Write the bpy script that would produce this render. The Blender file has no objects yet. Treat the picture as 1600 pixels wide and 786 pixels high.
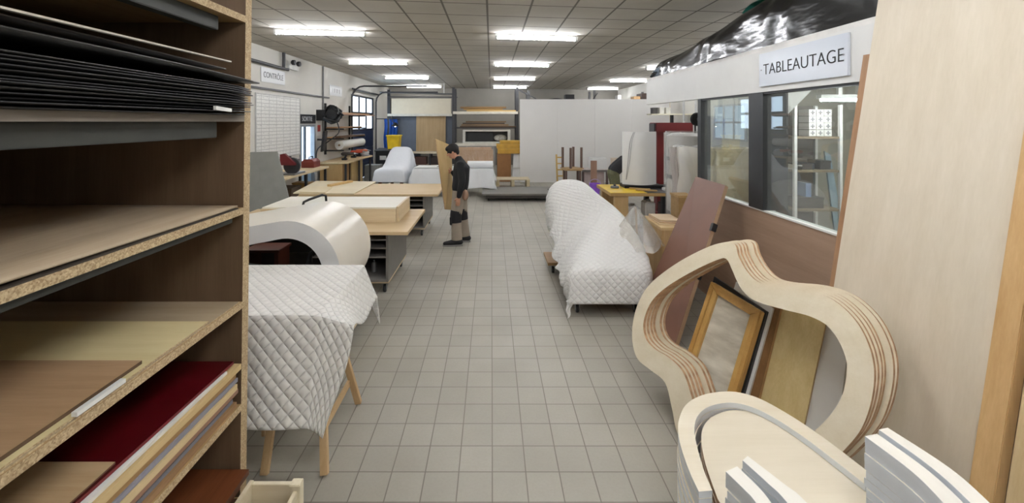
import bpy, bmesh, math, random
from mathutils import Vector, Matrix
from mathutils.geometry import tessellate_polygon
random.seed(7)
PI = math.pi
scn = bpy.context.scene
C = scn.collection
F, CX, CY, CAMZ = 654.0, 768.0, 190.0, 2.095     # focal length in pixels, principal point, eye height

def at(px, py, Y):
    return Vector(((px - CX) / F * Y, Y, CAMZ - (py - CY) / F * Y))
def at_z(px, py, z):
    Y = F * (CAMZ - z) / (py - CY)
    return Vector(((px - CX) / F * Y, Y, z))
def V(*a): return Vector(a)

# ------------------------------------------------------------------ materials
def lin(h):
    h = h.lstrip('#')
    out = []
    for i in (0, 2, 4):
        c = int(h[i:i+2], 16) / 255
        out.append(c / 12.92 if c <= .04045 else ((c + .055) / 1.055) ** 2.4)
    return (*out, 1)
class NT:
    def __init__(s, name):
        s.m = bpy.data.materials.new(name); s.m.use_nodes = True
        s.t = s.m.node_tree; s.t.nodes.clear()
        s.out = s.n('ShaderNodeOutputMaterial')
    def n(s, kind, **kw):
        nd = s.t.nodes.new(kind)
        for k, v in kw.items(): setattr(nd, k, v)
        return nd
    def l(s, a, b): s.t.links.new(a, b)
    def val(s, sock, v): sock.default_value = v
    def math(s, op, a, b=None, c=None):
        nd = s.n('ShaderNodeMath', operation=op)
        for i, x in enumerate((a, b, c)):
            if x is None: continue
            if hasattr(x, 'links'): s.l(x, nd.inputs[i])
            else: nd.inputs[i].default_value = x
        return nd.outputs[0]
    def mix(s, f, a, b):
        nd = s.n('ShaderNodeMix', data_type='RGBA')
        for sock, x in ((nd.inputs[0], f), (nd.inputs[6], a), (nd.inputs[7], b)):
            if hasattr(x, 'links'): s.l(x, sock)
            else: sock.default_value = x
        return nd.outputs[2]
    def noise(s, vec, scale, detail=4, rough=.55):
        nd = s.n('ShaderNodeTexNoise')
        nd.inputs['Scale'].default_value = scale; nd.inputs['Detail'].default_value = detail
        nd.inputs['Roughness'].default_value = rough
        s.l(vec, nd.inputs['Vector']); return nd.outputs['Fac']
    def coord(s, what='Object', scale=(1, 1, 1), loc=(0, 0, 0)):
        tc = s.n('ShaderNodeTexCoord'); mp = s.n('ShaderNodeMapping')
        mp.inputs['Scale'].default_value = scale; mp.inputs['Location'].default_value = loc
        s.l(tc.outputs[what], mp.inputs['Vector']); return mp.outputs[0]
    def ramp(s, f, a, b):
        nd = s.n('ShaderNodeMapRange'); s.l(f, nd.inputs[0])
        nd.inputs[1].default_value = a; nd.inputs[2].default_value = b
        return nd.outputs[0]
    def bsdf(s, color, rough=.6, metal=0, spec=.5, bump=None, bstr=.3, bdist=.01, **kw):
        b = s.n('ShaderNodeBsdfPrincipled')
        if hasattr(color, 'links'): s.l(color, b.inputs['Base Color'])
        else: b.inputs['Base Color'].default_value = color
        if hasattr(rough, 'links'): s.l(rough, b.inputs['Roughness'])
        else: b.inputs['Roughness'].default_value = rough
        b.inputs['Metallic'].default_value = metal
        b.inputs['Specular IOR Level'].default_value = spec
        for k, v in kw.items(): b.inputs[k].default_value = v
        if bump is not None:
            bp = s.n('ShaderNodeBump'); bp.inputs['Strength'].default_value = bstr
            bp.inputs['Distance'].default_value = bdist
            s.l(bump, bp.inputs['Height']); s.l(bp.outputs[0], b.inputs['Normal'])
        s.l(b.outputs[0], s.out.inputs[0]); return s.m
MATS = {}
def plain(hexc, rough=.55, metal=0, var=.12, scale=6, spec=.5, bump=0):
    key = ('p', hexc, rough, metal, var, scale, spec, bump)
    if key in MATS: return MATS[key]
    t = NT('paint'); c = lin(hexc); v = t.coord()
    n = t.noise(v, scale, 5)
    d = tuple(x * (1 - var) for x in c[:3]) + (1,)
    u = tuple(min(1, x * (1 + var)) for x in c[:3]) + (1,)
    col = t.mix(t.ramp(n, .3, .7), d, u)
    MATS[key] = t.bsdf(col, rough, metal, spec, bump=t.noise(v, scale * 12, 3) if bump else None, bstr=bump)
    return MATS[key]
def wood(light, dark, axis='x', rough=.5, s=1.0, contrast=1.0):
    key = ('w', light, dark, axis, rough, s, contrast)
    if key in MATS: return MATS[key]
    t = NT('wood')
    sc = {'x': (.5, 9, 9), 'y': (9, .5, 9), 'z': (9, 9, .5)}[axis]
    v = t.coord(scale=tuple(k * s for k in sc))
    n1 = t.noise(v, 1.6, 6, .6)
    n2 = t.noise(v, 14, 3, .6)
    n3 = t.noise(t.coord(scale=(1, 1, 1)), 1.2, 2)
    f = t.math('ADD', t.math('MULTIPLY', n1, .6), t.math('ADD', t.math('MULTIPLY', n2, .25), t.math('MULTIPLY', n3, .3)))
    f = t.ramp(f, .575 - .2 / contrast, .575 + .2 / contrast)
    col = t.mix(f, lin(dark), lin(light))
    MATS[key] = t.bsdf(col, rough, 0, .4, bump=n2, bstr=.06, bdist=.003)
    return MATS[key]
def osb():
    if 'osb' in MATS: return MATS['osb']
    t = NT('chipboard'); v = t.coord()
    vo = t.n('ShaderNodeTexVoronoi'); vo.inputs['Scale'].default_value = 210; t.l(v, vo.inputs['Vector'])
    sep = t.n('ShaderNodeSeparateColor'); t.l(vo.outputs['Color'], sep.inputs[0])
    f = t.math('ADD', t.math('MULTIPLY', sep.outputs[0], .6), t.math('MULTIPLY', t.noise(v, 40, 3), .5))
    col = t.mix(t.ramp(f, .2, .95), lin('957c5a'), lin('cdb892'))
    MATS['osb'] = t.bsdf(col, .75); return MATS['osb']
def ply_edge():
    if 'pe' in MATS: return MATS['pe']
    t = NT('plywood edge'); v = t.coord(scale=(1, 1, 1))
    col = t.mix(t.ramp(t.noise(v, 22, 4), .3, .7), lin('a07c5c'), lin('d0ac86'))
    MATS['pe'] = t.bsdf(col, .65); return MATS['pe']
def quilt(hexc='e9e7e2', d=.05, strength=.9):
    key = ('q', hexc, d, strength)
    if key in MATS: return MATS[key]
    t = NT('quilted cloth'); uv = t.n('ShaderNodeTexCoord').outputs['UV']
    sx = t.n('ShaderNodeSeparateXYZ'); t.l(uv, sx.inputs[0])
    a = t.math('MULTIPLY', t.math('ADD', sx.outputs[0], sx.outputs[1]), PI / d / 1.414)
    b = t.math('MULTIPLY', t.math('SUBTRACT', sx.outputs[0], sx.outputs[1]), PI / d / 1.414)
    h = t.math('MULTIPLY', t.math('ABSOLUTE', t.math('SINE', a)), t.math('ABSOLUTE', t.math('SINE', b)))
    h = t.math('POWER', h, .45)
    h2 = t.math('ADD', h, t.math('MULTIPLY', t.noise(t.coord(), 30, 3), .25))
    MATS[key] = t.bsdf(lin(hexc), .85, 0, .2, bump=h2, bstr=strength, bdist=.012)
    return MATS[key]
def cloth(hexc):
    key = ('c', hexc)
    if key in MATS: return MATS[key]
    t = NT('cloth'); n = t.noise(t.coord(), 7, 4)
    MATS[key] = t.bsdf(lin(hexc), .9, 0, .15, bump=n, bstr=.5, bdist=.03); return MATS[key]
def clear(fac=.2, tint='ffffff', rough=.05, diffuse=.12, bump=0):
    key = ('g', fac, tint, rough, diffuse, bump)
    if key in MATS: return MATS[key]
    t = NT('clear film')
    tr = t.n('ShaderNodeBsdfTransparent'); tr.inputs[0].default_value = lin(tint)
    gl = t.n('ShaderNodeBsdfGlossy'); gl.inputs[0].default_value = (1, 1, 1, 1); gl.inputs[1].default_value = rough
    df = t.n('ShaderNodeBsdfDiffuse'); df.inputs[0].default_value = (.85, .85, .83, 1)
    fr = t.n('ShaderNodeLayerWeight'); fr.inputs[0].default_value = .5
    if bump:
        bp = t.n('ShaderNodeBump'); bp.inputs['Strength'].default_value = bump; bp.inputs['Distance'].default_value = .02
        t.l(t.noise(t.coord(), 9, 5, .65), bp.inputs['Height'])
        t.l(bp.outputs[0], gl.inputs['Normal']); t.l(bp.outputs[0], fr.inputs['Normal'])
    m1 = t.n('ShaderNodeMixShader'); m1.inputs[0].default_value = diffuse
    t.l(tr.outputs[0], m1.inputs[1]); t.l(df.outputs[0], m1.inputs[2])
    m2 = t.n('ShaderNodeMixShader')
    t.l(t.math('ADD', t.math('MULTIPLY', t.math('POWER', fr.outputs['Facing'], 4.0), .85), fac), m2.inputs[0])
    t.l(m1.outputs[0], m2.inputs[1]); t.l(gl.outputs[0], m2.inputs[2])
    t.l(m2.outputs[0], t.out.inputs[0]); MATS[key] = t.m; return t.m
def emit(hexc, s):
    t = NT('lit'); e = t.n('ShaderNodeEmission'); e.inputs[0].default_value = lin(hexc); e.inputs[1].default_value = s
    t.l(e.outputs[0], t.out.inputs[0]); return t.m
def grid_mat(name, base, line, sx, sy, ox, oy, w, skew=0, rough=.5, var=.06, spec=.5, dirt=0, bump=.4):
    t = NT(name); tc = t.n('ShaderNodeTexCoord')
    geo = t.n('ShaderNodeNewGeometry'); sp = t.n('ShaderNodeSeparateXYZ'); t.l(geo.outputs['Position'], sp.inputs[0])
    X = sp.outputs[0]; Y = t.math('SUBTRACT', sp.outputs[1], t.math('MULTIPLY', X, skew))
    u = t.math('DIVIDE', t.math('SUBTRACT', X, ox), sx); v = t.math('DIVIDE', t.math('SUBTRACT', Y, oy), sy)
    def edge(a, s):
        fr = t.math('FRACT', a)
        return t.math('MULTIPLY', t.math('MINIMUM', fr, t.math('SUBTRACT', 1, fr)), s)
    e = t.math('MINIMUM', edge(u, sx), edge(v, sy))
    f = t.ramp(e, w * .35, w * .65)
    cell = t.n('ShaderNodeCombineXYZ'); t.l(t.math('FLOOR', u), cell.inputs[0]); t.l(t.math('FLOOR', v), cell.inputs[1])
    wn = t.n('ShaderNodeTexWhiteNoise', noise_dimensions='2D'); t.l(cell.outputs[0], wn.inputs['Vector'])
    c = lin(base)
    lo = tuple(x * (1 - var) for x in c[:3]) + (1,); hi = tuple(min(1, x * (1 + var)) for x in c[:3]) + (1,)
    col = t.mix(wn.outputs['Value'], lo, hi)
    nz = t.noise(geo.outputs['Position'], 1.1, 5)
    if dirt: col = t.mix(t.math('MULTIPLY', t.ramp(nz, .4, .75), dirt), col, lin('6f675a'))
    fine = t.noise(geo.outputs['Position'], 60, 3)
    col = t.mix(t.math('MULTIPLY', t.ramp(fine, .4, .7), .12), col, tuple(x * .6 for x in c[:3]) + (1,))
    col = t.mix(f, lin(line), col)
    r = t.math('ADD', t.math('MULTIPLY', nz, .2), rough)
    return t.bsdf(col, r, 0, spec, bump=f, bstr=bump, bdist=.003)

PLY = lambda ax='x': wood('ddcbaa', 'c8b08a', ax, .5)
PALEPLY = lambda ax='x': wood('e4d8bd', 'd2c19e', ax, .5)
BIRCH = lambda ax='x': wood('dfd4c1', 'cfc3ad', ax, .55, .7)
WHITEP = plain('e4e3de', .5, var=.04)
BLACK = plain('161618', .5)
DARK = plain('2b2b2d', .5)
STEEL = plain('8b8d8f', .35, .8)
GREYB = plain('6f6c68', .55, var=.1)

# ------------------------------------------------------------------ mesh builder
class MB:
    def __init__(s): s.v = []; s.f = []; s.mi = []; s.uv = {}
    def add(s, vs, fs, mi=0):
        o = len(s.v); s.v += [Vector(p) for p in vs]
        for f in fs: s.f.append([o + i for i in f]); s.mi.append(mi)
        return s
    def box(s, x0, x1, y0, y1, z0, z1, mi=0):
        vs = [(x, y, z) for z in (z0, z1) for y in (y0, y1) for x in (x0, x1)]
        return s.add(vs, [(0, 2, 3, 1), (4, 5, 7, 6), (0, 1, 5, 4), (1, 3, 7, 5), (3, 2, 6, 7), (2, 0, 4, 6)], mi)
    def hexa(s, q, w, mi=0, ms=None):
        """slab: quad q (4 points) extruded by vector w"""
        q = [Vector(p) for p in q]; w = Vector(w)
        vs = q + [p + w for p in q]
        ms = mi if ms is None else ms
        s.add(vs, [(0, 1, 2, 3), (7, 6, 5, 4)], mi)
        return s.addf(len(s.v) - 8, [(0, 4, 5, 1), (1, 5, 6, 2), (2, 6, 7, 3), (3, 7, 4, 0)], ms)
    def addf(s, o, fs, mi):
        for f in fs: s.f.append([o + i for i in f]); s.mi.append(mi)
        return s
    def bar(s, a, b, w, h, up=(0, 0, 1), mi=0):
        a, b = Vector(a), Vector(b); d = (b - a).normalized(); up = Vector(up)
        if abs(d.dot(up)) > .98: up = Vector((0, 1, 0))
        r = d.cross(up).normalized(); u = r.cross(d)
        q = [a + r * (sx * w / 2) + u * (sy * h / 2) for sx, sy in ((-1, -1), (1, -1), (1, 1), (-1, 1))]
        return s.hexa(q, b - a, mi)
    def tube(s, pts, rad, n=10, mi=0, round_ends=False, closed=False):
        pts = [Vector(p) for p in pts]
        rs = list(rad) if hasattr(rad, '__len__') else [rad] * len(pts)
        if round_ends:
            P, R = [], []
            d0 = (pts[0] - pts[1]).normalized(); d1 = (pts[-1] - pts[-2]).normalized()
            for a in (85, 60, 30): P.append(pts[0] + d0 * rs[0] * math.sin(math.radians(a))); R.append(rs[0] * math.cos(math.radians(a)))
            P += pts; R += rs
            for a in (30, 60, 85): P.append(pts[-1] + d1 * rs[-1] * math.sin(math.radians(a))); R.append(rs[-1] * math.cos(math.radians(a)))
            pts, rs = P, R
        m = len(pts); o = len(s.v); ref = None
        for i in range(m):
            if closed: d = (pts[(i + 1) % m] - pts[i - 1]).normalized()
            else: d = (pts[min(i + 1, m - 1)] - pts[max(i - 1, 0)]).normalized()
            if ref is None:
                ref = Vector((0, 0, 1)) if abs(d.z) < .9 else Vector((1, 0, 0))
            r = (ref - d * ref.dot(d)).normalized(); ref = r; u = d.cross(r)
            for k in range(n):
                a = 2 * PI * k / n
                s.v.append(pts[i] + (r * math.cos(a) + u * math.sin(a)) * rs[i])
        for i in range(m if closed else m - 1):
            for k in range(n):
                j = (i + 1) % m
                s.f.append([o + i * n + k, o + i * n + (k + 1) % n, o + j * n + (k + 1) % n, o + j * n + k]); s.mi.append(mi)
        if not closed:
            s.f.append([o + k for k in range(n)][::-1]); s.mi.append(mi)
            s.f.append([o + (m - 1) * n + k for k in range(n)]); s.mi.append(mi)
        return s
    def ball(s, c, r, sc=(1, 1, 1), n=14, m=9, mi=0):
        c = Vector(c); o = len(s.v)
        s.v.append(c + Vector((0, 0, -r * sc[2])))
        for i in range(1, m):
            t = PI * i / m - PI / 2
            for k in range(n):
                a = 2 * PI * k / n
                s.v.append(c + Vector((r * math.cos(t) * math.cos(a) * sc[0], r * math.cos(t) * math.sin(a) * sc[1], r * math.sin(t) * sc[2])))
        s.v.append(c + Vector((0, 0, r * sc[2])))
        for k in range(n):
            s.f.append([o, o + 1 + (k + 1) % n, o + 1 + k]); s.mi.append(mi)
            e = o + 1 + (m - 2) * n
            s.f.append([e + k, e + (k + 1) % n, e + n]); s.mi.append(mi)
        for i in range(m - 2):
            for k in range(n):
                b = o + 1 + i * n
                s.f.append([b + k, b + (k + 1) % n, b + n + (k + 1) % n, b + n + k]); s.mi.append(mi)
        return s
    def prism(s, outer, w, inner=None, mi=0, ms=None, mi_back=None, ms_in=None):
        """outline (and hole) of 3-D points in one plane, extruded by w"""
        ms = mi if ms is None else ms; w = Vector(w); mb = mi if mi_back is None else mi_back
        ms_in = ms if ms_in is None else ms_in
        loops = [[Vector(p) for p in outer]] + ([[Vector(p) for p in inner]] if inner else [])
        flat = [p for L in loops for p in L]; tri = tessellate_polygon(loops); o = len(s.v); n = len(flat)
        s.v += flat + [p + w for p in flat]
        nw = Vector((0, 0, 0))
        for t in tri:
            a, b, c = (flat[i] for i in t)
            nrm = (b - a).cross(c - a)
            t = list(t)
            if nrm.dot(w) > 0: t = t[::-1]
            s.f.append([o + i for i in t]); s.mi.append(mi)
            s.f.append([o + n + i for i in t[::-1]]); s.mi.append(mb)
        st = 0
        for li, L in enumerate(loops):
            m = len(L)
            for i in range(m):
                a, b = st + i, st + (i + 1) % m
                s.f.append([o + a, o + b, o + n + b, o + n + a]); s.mi.append(ms if li == 0 else ms_in)
            st += m
        return s
    def grid(s, fn, nu, nv, mi=0, uv=None):
        o = len(s.v)
        P = [[Vector(fn(i / (nu - 1), j / (nv - 1))) for i in range(nu)] for j in range(nv)]
        for row in P: s.v += row
        U = [[0] * nu for _ in range(nv)]; W = [[0] * nu for _ in range(nv)]
        for j in range(nv):
            for i in range(1, nu): U[j][i] = U[j][i-1] + (P[j][i] - P[j][i-1]).length
            c = U[j][nu // 2]
            for i in range(nu): U[j][i] -= c
        for i in range(nu):
            for j in range(1, nv): W[j][i] = W[j-1][i] + (P[j][i] - P[j-1][i]).length
        for j in range(nv - 1):
            for i in range(nu - 1):
                s.f.append([o + j*nu + i, o + j*nu + i + 1, o + (j+1)*nu + i + 1, o + (j+1)*nu + i]); s.mi.append(mi)
                if uv is not None: s.uv[len(s.f) - 1] = [uv(a / (nu-1), b / (nv-1)) for a, b in ((i, j), (i+1, j), (i+1, j+1), (i, j+1))]
                else: s.uv[len(s.f) - 1] = [(U[b][a], W[b][a]) for a, b in ((i, j), (i+1, j), (i+1, j+1), (i, j+1))]
        return s
    def lathe(s, prof, c=(0, 0, 0), n=24, axis='z', mi=0):
        c = Vector(c); o = len(s.v); m = len(prof)
        for r, h in prof:
            for k in range(n):
                a = 2 * PI * k / n; p = (r * math.cos(a), r * math.sin(a), h)
                if axis == 'y': p = (p[0], p[2], p[1])
                if axis == 'x': p = (p[2], p[0], p[1])
                s.v.append(c + Vector(p))
        for i in range(m - 1):
            for k in range(n):
                s.f.append([o + i*n + k, o + i*n + (k+1) % n, o + (i+1)*n + (k+1) % n, o + (i+1)*n + k]); s.mi.append(mi)
        s.f.append([o + k for k in range(n)][::-1]); s.mi.append(mi)
        s.f.append([o + (m-1)*n + k for k in range(n)]); s.mi.append(mi)
        return s

def mesh_of(mb, name, mats, off, smooth=True, bevel=0, ang=38, fix=True):
    me = bpy.data.meshes.new(name)
    me.from_pydata([p - off for p in mb.v], [], mb.f)
    for m in (mats if isinstance(mats, (list, tuple)) else [mats]): me.materials.append(m)
    for p, i in zip(me.polygons, mb.mi): p.material_index = i
    if mb.uv:
        ul = me.uv_layers.new(name='UVMap')
        for p in me.polygons:
            if p.index in mb.uv:
                for li, q in zip(p.loop_indices, mb.uv[p.index]): ul.data[li].uv = q
    bm = bmesh.new(); bm.from_mesh(me)
    if fix: bmesh.ops.recalc_face_normals(bm, faces=bm.faces)
    if bevel:
        es = [e for e in bm.edges if len(e.link_faces) == 2 and e.calc_face_angle() > math.radians(50)]
        bmesh.ops.bevel(bm, geom=es, offset=bevel, segments=2, affect='EDGES', clamp_overlap=True)
    if smooth:
        for f in bm.faces: f.smooth = True
        for e in bm.edges:
            if len(e.link_faces) == 2 and e.calc_face_angle() > math.radians(ang): e.smooth = False
    bm.to_mesh(me); bm.free(); return me
W = {}
def setp(o, label=None, cat=None, group=None, kind=None):
    for k, v in (('label', label), ('category', cat), ('group', group), ('kind', kind)):
        if v: o[k] = v
    return o
def thing(name, label, cat, loc=(0, 0, 0), group=None):
    o = bpy.data.objects.new(name, None); C.objects.link(o); o.empty_display_size = .1
    o.location = loc; W[o] = Vector(loc)
    return setp(o, label, cat, group)
def part(name, mb, mats, parent, label=None, bevel=0, smooth=True, **kw):
    off = W[parent]
    o = bpy.data.objects.new(name, mesh_of(mb, name, mats, off, smooth, bevel, **kw))
    C.objects.link(o); o.parent = parent; W[o] = off
    if label: o['label'] = label
    return o
def solo(name, mb, mats, label=None, cat=None, group=None, kind=None, bevel=0, smooth=True, loc=None, **kw):
    if loc is None:
        xs = [p.x for p in mb.v]; ys = [p.y for p in mb.v]; zs = [p.z for p in mb.v]
        loc = Vector(((min(xs) + max(xs)) / 2, (min(ys) + max(ys)) / 2, min(zs)))
    o = bpy.data.objects.new(name, mesh_of(mb, name, mats, Vector(loc), smooth, bevel, **kw))
    C.objects.link(o); o.location = loc; W[o] = Vector(loc)
    return setp(o, label, cat, group, kind)
def struct(name, mb, mats, **kw): return solo(name, mb, mats, kind='structure', loc=V(0, 0, 0), **kw)
def dup(root, loc, label=None, group=None, rz=None):
    def cp(o, parent):
        c = o.copy(); C.objects.link(c); c.parent = parent
        for ch in list(o.children): cp(ch, c)
        return c
    r = cp(root, None); r.location = loc; W[r] = Vector(loc)
    if rz is not None: r.rotation_euler.z = rz
    if label: r['label'] = label
    if group: r['group'] = group
    return r
def text(body, size, mat, parent, loc, rot, sx=1.0, extrude=.001, thin=0):
    cu = bpy.data.curves.new('lettering', 'FONT'); cu.body = body; cu.size = size; cu.extrude = extrude; cu.offset = -thin
    cu.align_x = 'CENTER'; cu.align_y = 'CENTER'
    tmp = bpy.data.objects.new('lettering_curve', cu); C.objects.link(tmp)
    bpy.context.view_layer.update()
    me = bpy.data.meshes.new_from_object(tmp.evaluated_get(bpy.context.evaluated_depsgraph_get()))
    bpy.data.objects.remove(tmp); me.materials.clear(); me.materials.append(mat)
    o = bpy.data.objects.new('lettering', me); C.objects.link(o); o.parent = parent
    o.location = Vector(loc) - W[parent]; o.rotation_euler = rot; o.scale = (sx, 1, 1)
    W[o] = W[parent]; return o
def solidify(o, t, off=1):
    m = o.modifiers.new('Solidify', 'SOLIDIFY'); m.thickness = t; m.offset = off
def spline(pts, n, closed=True):
    P = [Vector(p) for p in pts]; m = len(P); out = []
    segs = m if closed else m - 1
    for i in range(segs):
        g = lambda k: P[k % m] if closed else P[max(0, min(m - 1, k))]
        p0, p1, p2, p3 = g(i-1), g(i), g(i+1), g(i+2)
        for k in range(n):
            t = k / n
            out.append(.5 * ((2*p1) + (p2-p0)*t + (2*p0-5*p1+4*p2-p3)*t*t + (3*p1-p0-3*p2+p3)*t**3))
    if not closed: out.append(P[-1])
    return out
def rnd(a, b): return random.uniform(a, b)

# ------------------------------------------------------------------ camera
cam = bpy.data.cameras.new('camera'); cam.lens = 36 * F / 1600; cam.sensor_width = 36
cam.shift_x = (800 - CX) / 1600; cam.shift_y = (CY - 393) / 1600; cam.clip_start = .05; cam.clip_end = 100
co = bpy.data.objects.new('camera', cam); C.objects.link(co)
co.location = (0, 0, CAMZ); co.rotation_euler = (PI / 2, 0, 0); scn.camera = co

# ------------------------------------------------------------------ room shell
CEIL = 3.675; XL, XR = -4.8, 6.3; YF = -2.6; SK = .12
def yb(x): return 20.1 + SK * x
floor_m = grid_mat('floor tiles', 'aaa69a', '7b766b', .2, .2, .0046, .103, .0065, 0, .38, .05, .45, .25)
struct('floor', MB().hexa([V(XL, YF, -.1), V(XR, YF, -.1), V(XR, yb(XR), -.1), V(XL, yb(XL), -.1)], (0, 0, .1)), floor_m, smooth=False)
ceil_m = grid_mat('ceiling tiles', 'c8c4bb', '77736c', .6, .625, -.06, 5.63, .028, SK, .85, .035, .2, .18, .2)
struct('ceiling', MB().hexa([V(XL, YF, CEIL), V(XR, YF, CEIL), V(XR, yb(XR), CEIL), V(XL, yb(XL), CEIL)], (0, 0, .1)), ceil_m, smooth=False)
wall_m = plain('d6d4cd', .8, var=.05, scale=1.5)
DOOR_Y = (10.45, 11.35); GATE_Y = (14.3, 17.1)
# left wall with a door opening and a sectional gate opening
wl = MB()
for y0, y1, z0, z1 in ((YF, DOOR_Y[0], 0, CEIL), (DOOR_Y[0], DOOR_Y[1], 2.02, CEIL), (DOOR_Y[1], GATE_Y[0], 0, CEIL), (GATE_Y[0], GATE_Y[1], 3.05, CEIL), (GATE_Y[1], yb(XL), 0, CEIL)):
    wl.box(XL - .15, XL, y0, y1, z0, z1)
struct('wall_left', wl, wall_m, smooth=False)
struct('wall_right', MB().box(XR, XR + .15, YF, yb(XR) + .2, 0, CEIL), wall_m, smooth=False)
struct('wall_front', MB().box(XL, XR, YF - .15, YF, 0, CEIL), wall_m, smooth=False)
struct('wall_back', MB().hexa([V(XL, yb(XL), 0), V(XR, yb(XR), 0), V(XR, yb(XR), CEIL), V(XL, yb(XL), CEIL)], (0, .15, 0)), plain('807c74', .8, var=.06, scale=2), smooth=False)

# ------------------------------------------------------------------ fluorescent lamps
tube_m = emit('f8faff', 34.0)
cap_m = plain('b9b9b7', .4)
def make_lamp(loc, label):
    r = thing('fluorescent_lamp', label, 'light', loc, 'fluorescent ceiling lamps')
    h = MB().box(loc[0] - .76, loc[0] + .76, loc[1] - .03, loc[1] + .03, loc[2] + .04, loc[2] + .075)
    part('housing', h, plain('e6e6e2', .4, var=.02), r, bevel=.006)
    part('tube', MB().tube([V(loc[0] - .72, loc[1], loc[2]), V(loc[0] + .72, loc[1], loc[2])], .016, 10), tube_m, r)
    for sx in (-1, 1):
        part('end_cap', MB().box(loc[0] + sx * .74 - .02, loc[0] + sx * .74 + .02, loc[1] - .03, loc[1] + .03, loc[2] - .025, loc[2] + .042), cap_m, r, bevel=.004)
    r.rotation_euler.z = math.atan(SK); return r
cols = ((-2.94, 7.2, 'over the left workbenches'), (.82, 7.62, 'over the central aisle'), (5.15, 8.35, 'over the glazed booth side'))
nth = ['second', 'third', 'fourth', 'fifth', 'sixth']
lamp0 = None
for cx, cy, where in cols:
    for i in range(-2, 4):
        lab = {-2: f'fluorescent ceiling lamp behind the viewer {where}', -1: f'fluorescent ceiling lamp overhead and nearest {where}'}.get(
            i, f'long lit fluorescent lamp {where}, {["first", "second", "third", "farthest"][i]} of its row from the front')
        loc = V(cx, cy + 3.68 * i, CEIL - .077)
        if lamp0 is None: lamp0 = make_lamp(loc, lab)
        else: dup(lamp0, loc, lab, 'fluorescent ceiling lamps')

dup(lamp0, V(1.0, 1.7, CEIL - .077), 'unseen fluorescent fill lamp added overhead above the arch stack and shelving', 'fluorescent ceiling lamps')  # fill lamp outside the regular rows, added to brighten the foreground
dup(lamp0, V(.7, -1.9, CEIL - .077), 'unseen fluorescent fill lamp added over the aisle just behind the viewer', 'fluorescent ceiling lamps')  # another added fill lamp, out of view behind the camera

# ------------------------------------------------------------------ storage shelving, front left
SHELFIN = wood('725c46', '5a4633', 'z', .6)
def fx(z): return -1.174 - .0116 * (2.68 - z)
YE = 2.0; YN = -.55; XB = -2.45
sh = thing('sheet_storage_shelving', 'tall chipboard shelving unit storing stacked sheet materials at the front', 'shelving', (-1.8, .8, 0))
pan = MB().hexa([V(fx(0), YE, 0), V(fx(2.95), YE, 2.95), V(XB, YE, 2.95), V(XB, YE, 0)], (0, .05, 0), 0, 1)
part('end_panel', pan, [SHELFIN, osb()], sh, 'chipboard end panel with a raw speckled edge', smooth=False)
part('end_panel', MB().hexa([V(fx(0), YN - .05, 0), V(fx(2.95), YN - .05, 2.95), V(XB, YN - .05, 2.95), V(XB, YN - .05, 0)], (0, .05, 0), 0, 1), [SHELFIN, osb()], sh, smooth=False)
part('back_panel', MB().box(XB - .02, XB, YN - .05, YE + .05, 0, 2.95), SHELFIN, sh, smooth=False)
GREYWOOD = wood('8f857a', '6c6258', 'y', .7)
SHZ = {'d': .30, 'c': .745, 'b': 1.235, 'a': 1.685, '1': 2.125, 't': 2.60}
for k, z in SHZ.items():
    th = .032 if k != '1' else .03
    mts = [wood('b3966a', '937449', 'y', .6), osb() if k != '1' else GREYWOOD]
    part('shelf_board', MB().hexa([V(fx(z), YN, z - th), V(fx(z), YE, z - th), V(XB, YE, z - th), V(XB, YN, z - th)], (0, 0, th), 0, 1), mts, sh, smooth=False)
RAIL = plain('34352f', .6, var=.25)
for z, h, inset, ye in ((2.568, .062, .05, 1.88), (2.095, .072, .045, 1.87), (1.653, .03, .02, 1.95), (1.203, .025, .05, 1.9)):
    part('support_rail', MB().box(fx(z) - inset - .05, fx(z) - inset, YN, ye, z - h, z), RAIL, sh, 'dark support rail under a shelf', bevel=.003)
def sheet(label, z, th, x1, y1, mat, edge=None, x0=-2.38, y0=-.45, warp=None, group=None, name='sheet', cat='sheet', rot=0):
    """a flat sheet lying on a shelf; warp(u,v) lifts it; u runs along Y, v across X"""
    if warp is None:
        q = [V(x1, y0, z), V(x1 + rot, y1, z), V(x0, y1, z), V(x0, y0, z)]
        return solo(name, MB().hexa(q, (0, 0, th), 0, 1), [mat, edge or mat], label, cat, group, smooth=False)
    mb = MB().grid(lambda u, v: (x1 + (x0 - x1) * v + rot * u * (1 - v), y0 + (y1 - y0) * u, z + warp(u, v)), 30, 8)
    o = solo(name, mb, [mat], label, cat, group); solidify(o, th, 1); return o
# shelf with black sheets
BLK = plain('1b1a1b', .42, var=.3, scale=3); BLKG = plain('232120', .3, var=.4, scale=4, spec=.7)
zz = SHZ['1'] + .003
n_black = 13
bl = ['lowest thin black sheet resting on the grey shelf']
for i in range(n_black):
    lab = 'thin black sheet in the middle of the stack on the upper shelf'
    grp = 'black sheets stacked on the upper shelf'
    if i == 0: lab, grp = 'lowest thin black sheet lying on the grey upper shelf', None
    xo = -1.135 + rnd(-.02, .02); ye = 1.975 + rnd(-.025, .012)
    amp = rnd(.0, .004)
    o_ = sheet(lab, zz, .0045, xo, ye, BLK if i % 4 else BLKG, warp=lambda u, v, a=amp, i=i: a * math.sin(6 * u + i) * (1 - v) - .012 * (max(0, u - .93) / .07) ** 2 * (i > 5), group=grp, name='black_sheet', rot=rnd(-.01, .02))
    if i == 0: bottom_sheet = o_
    zz += .0108
top_z = zz
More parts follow.
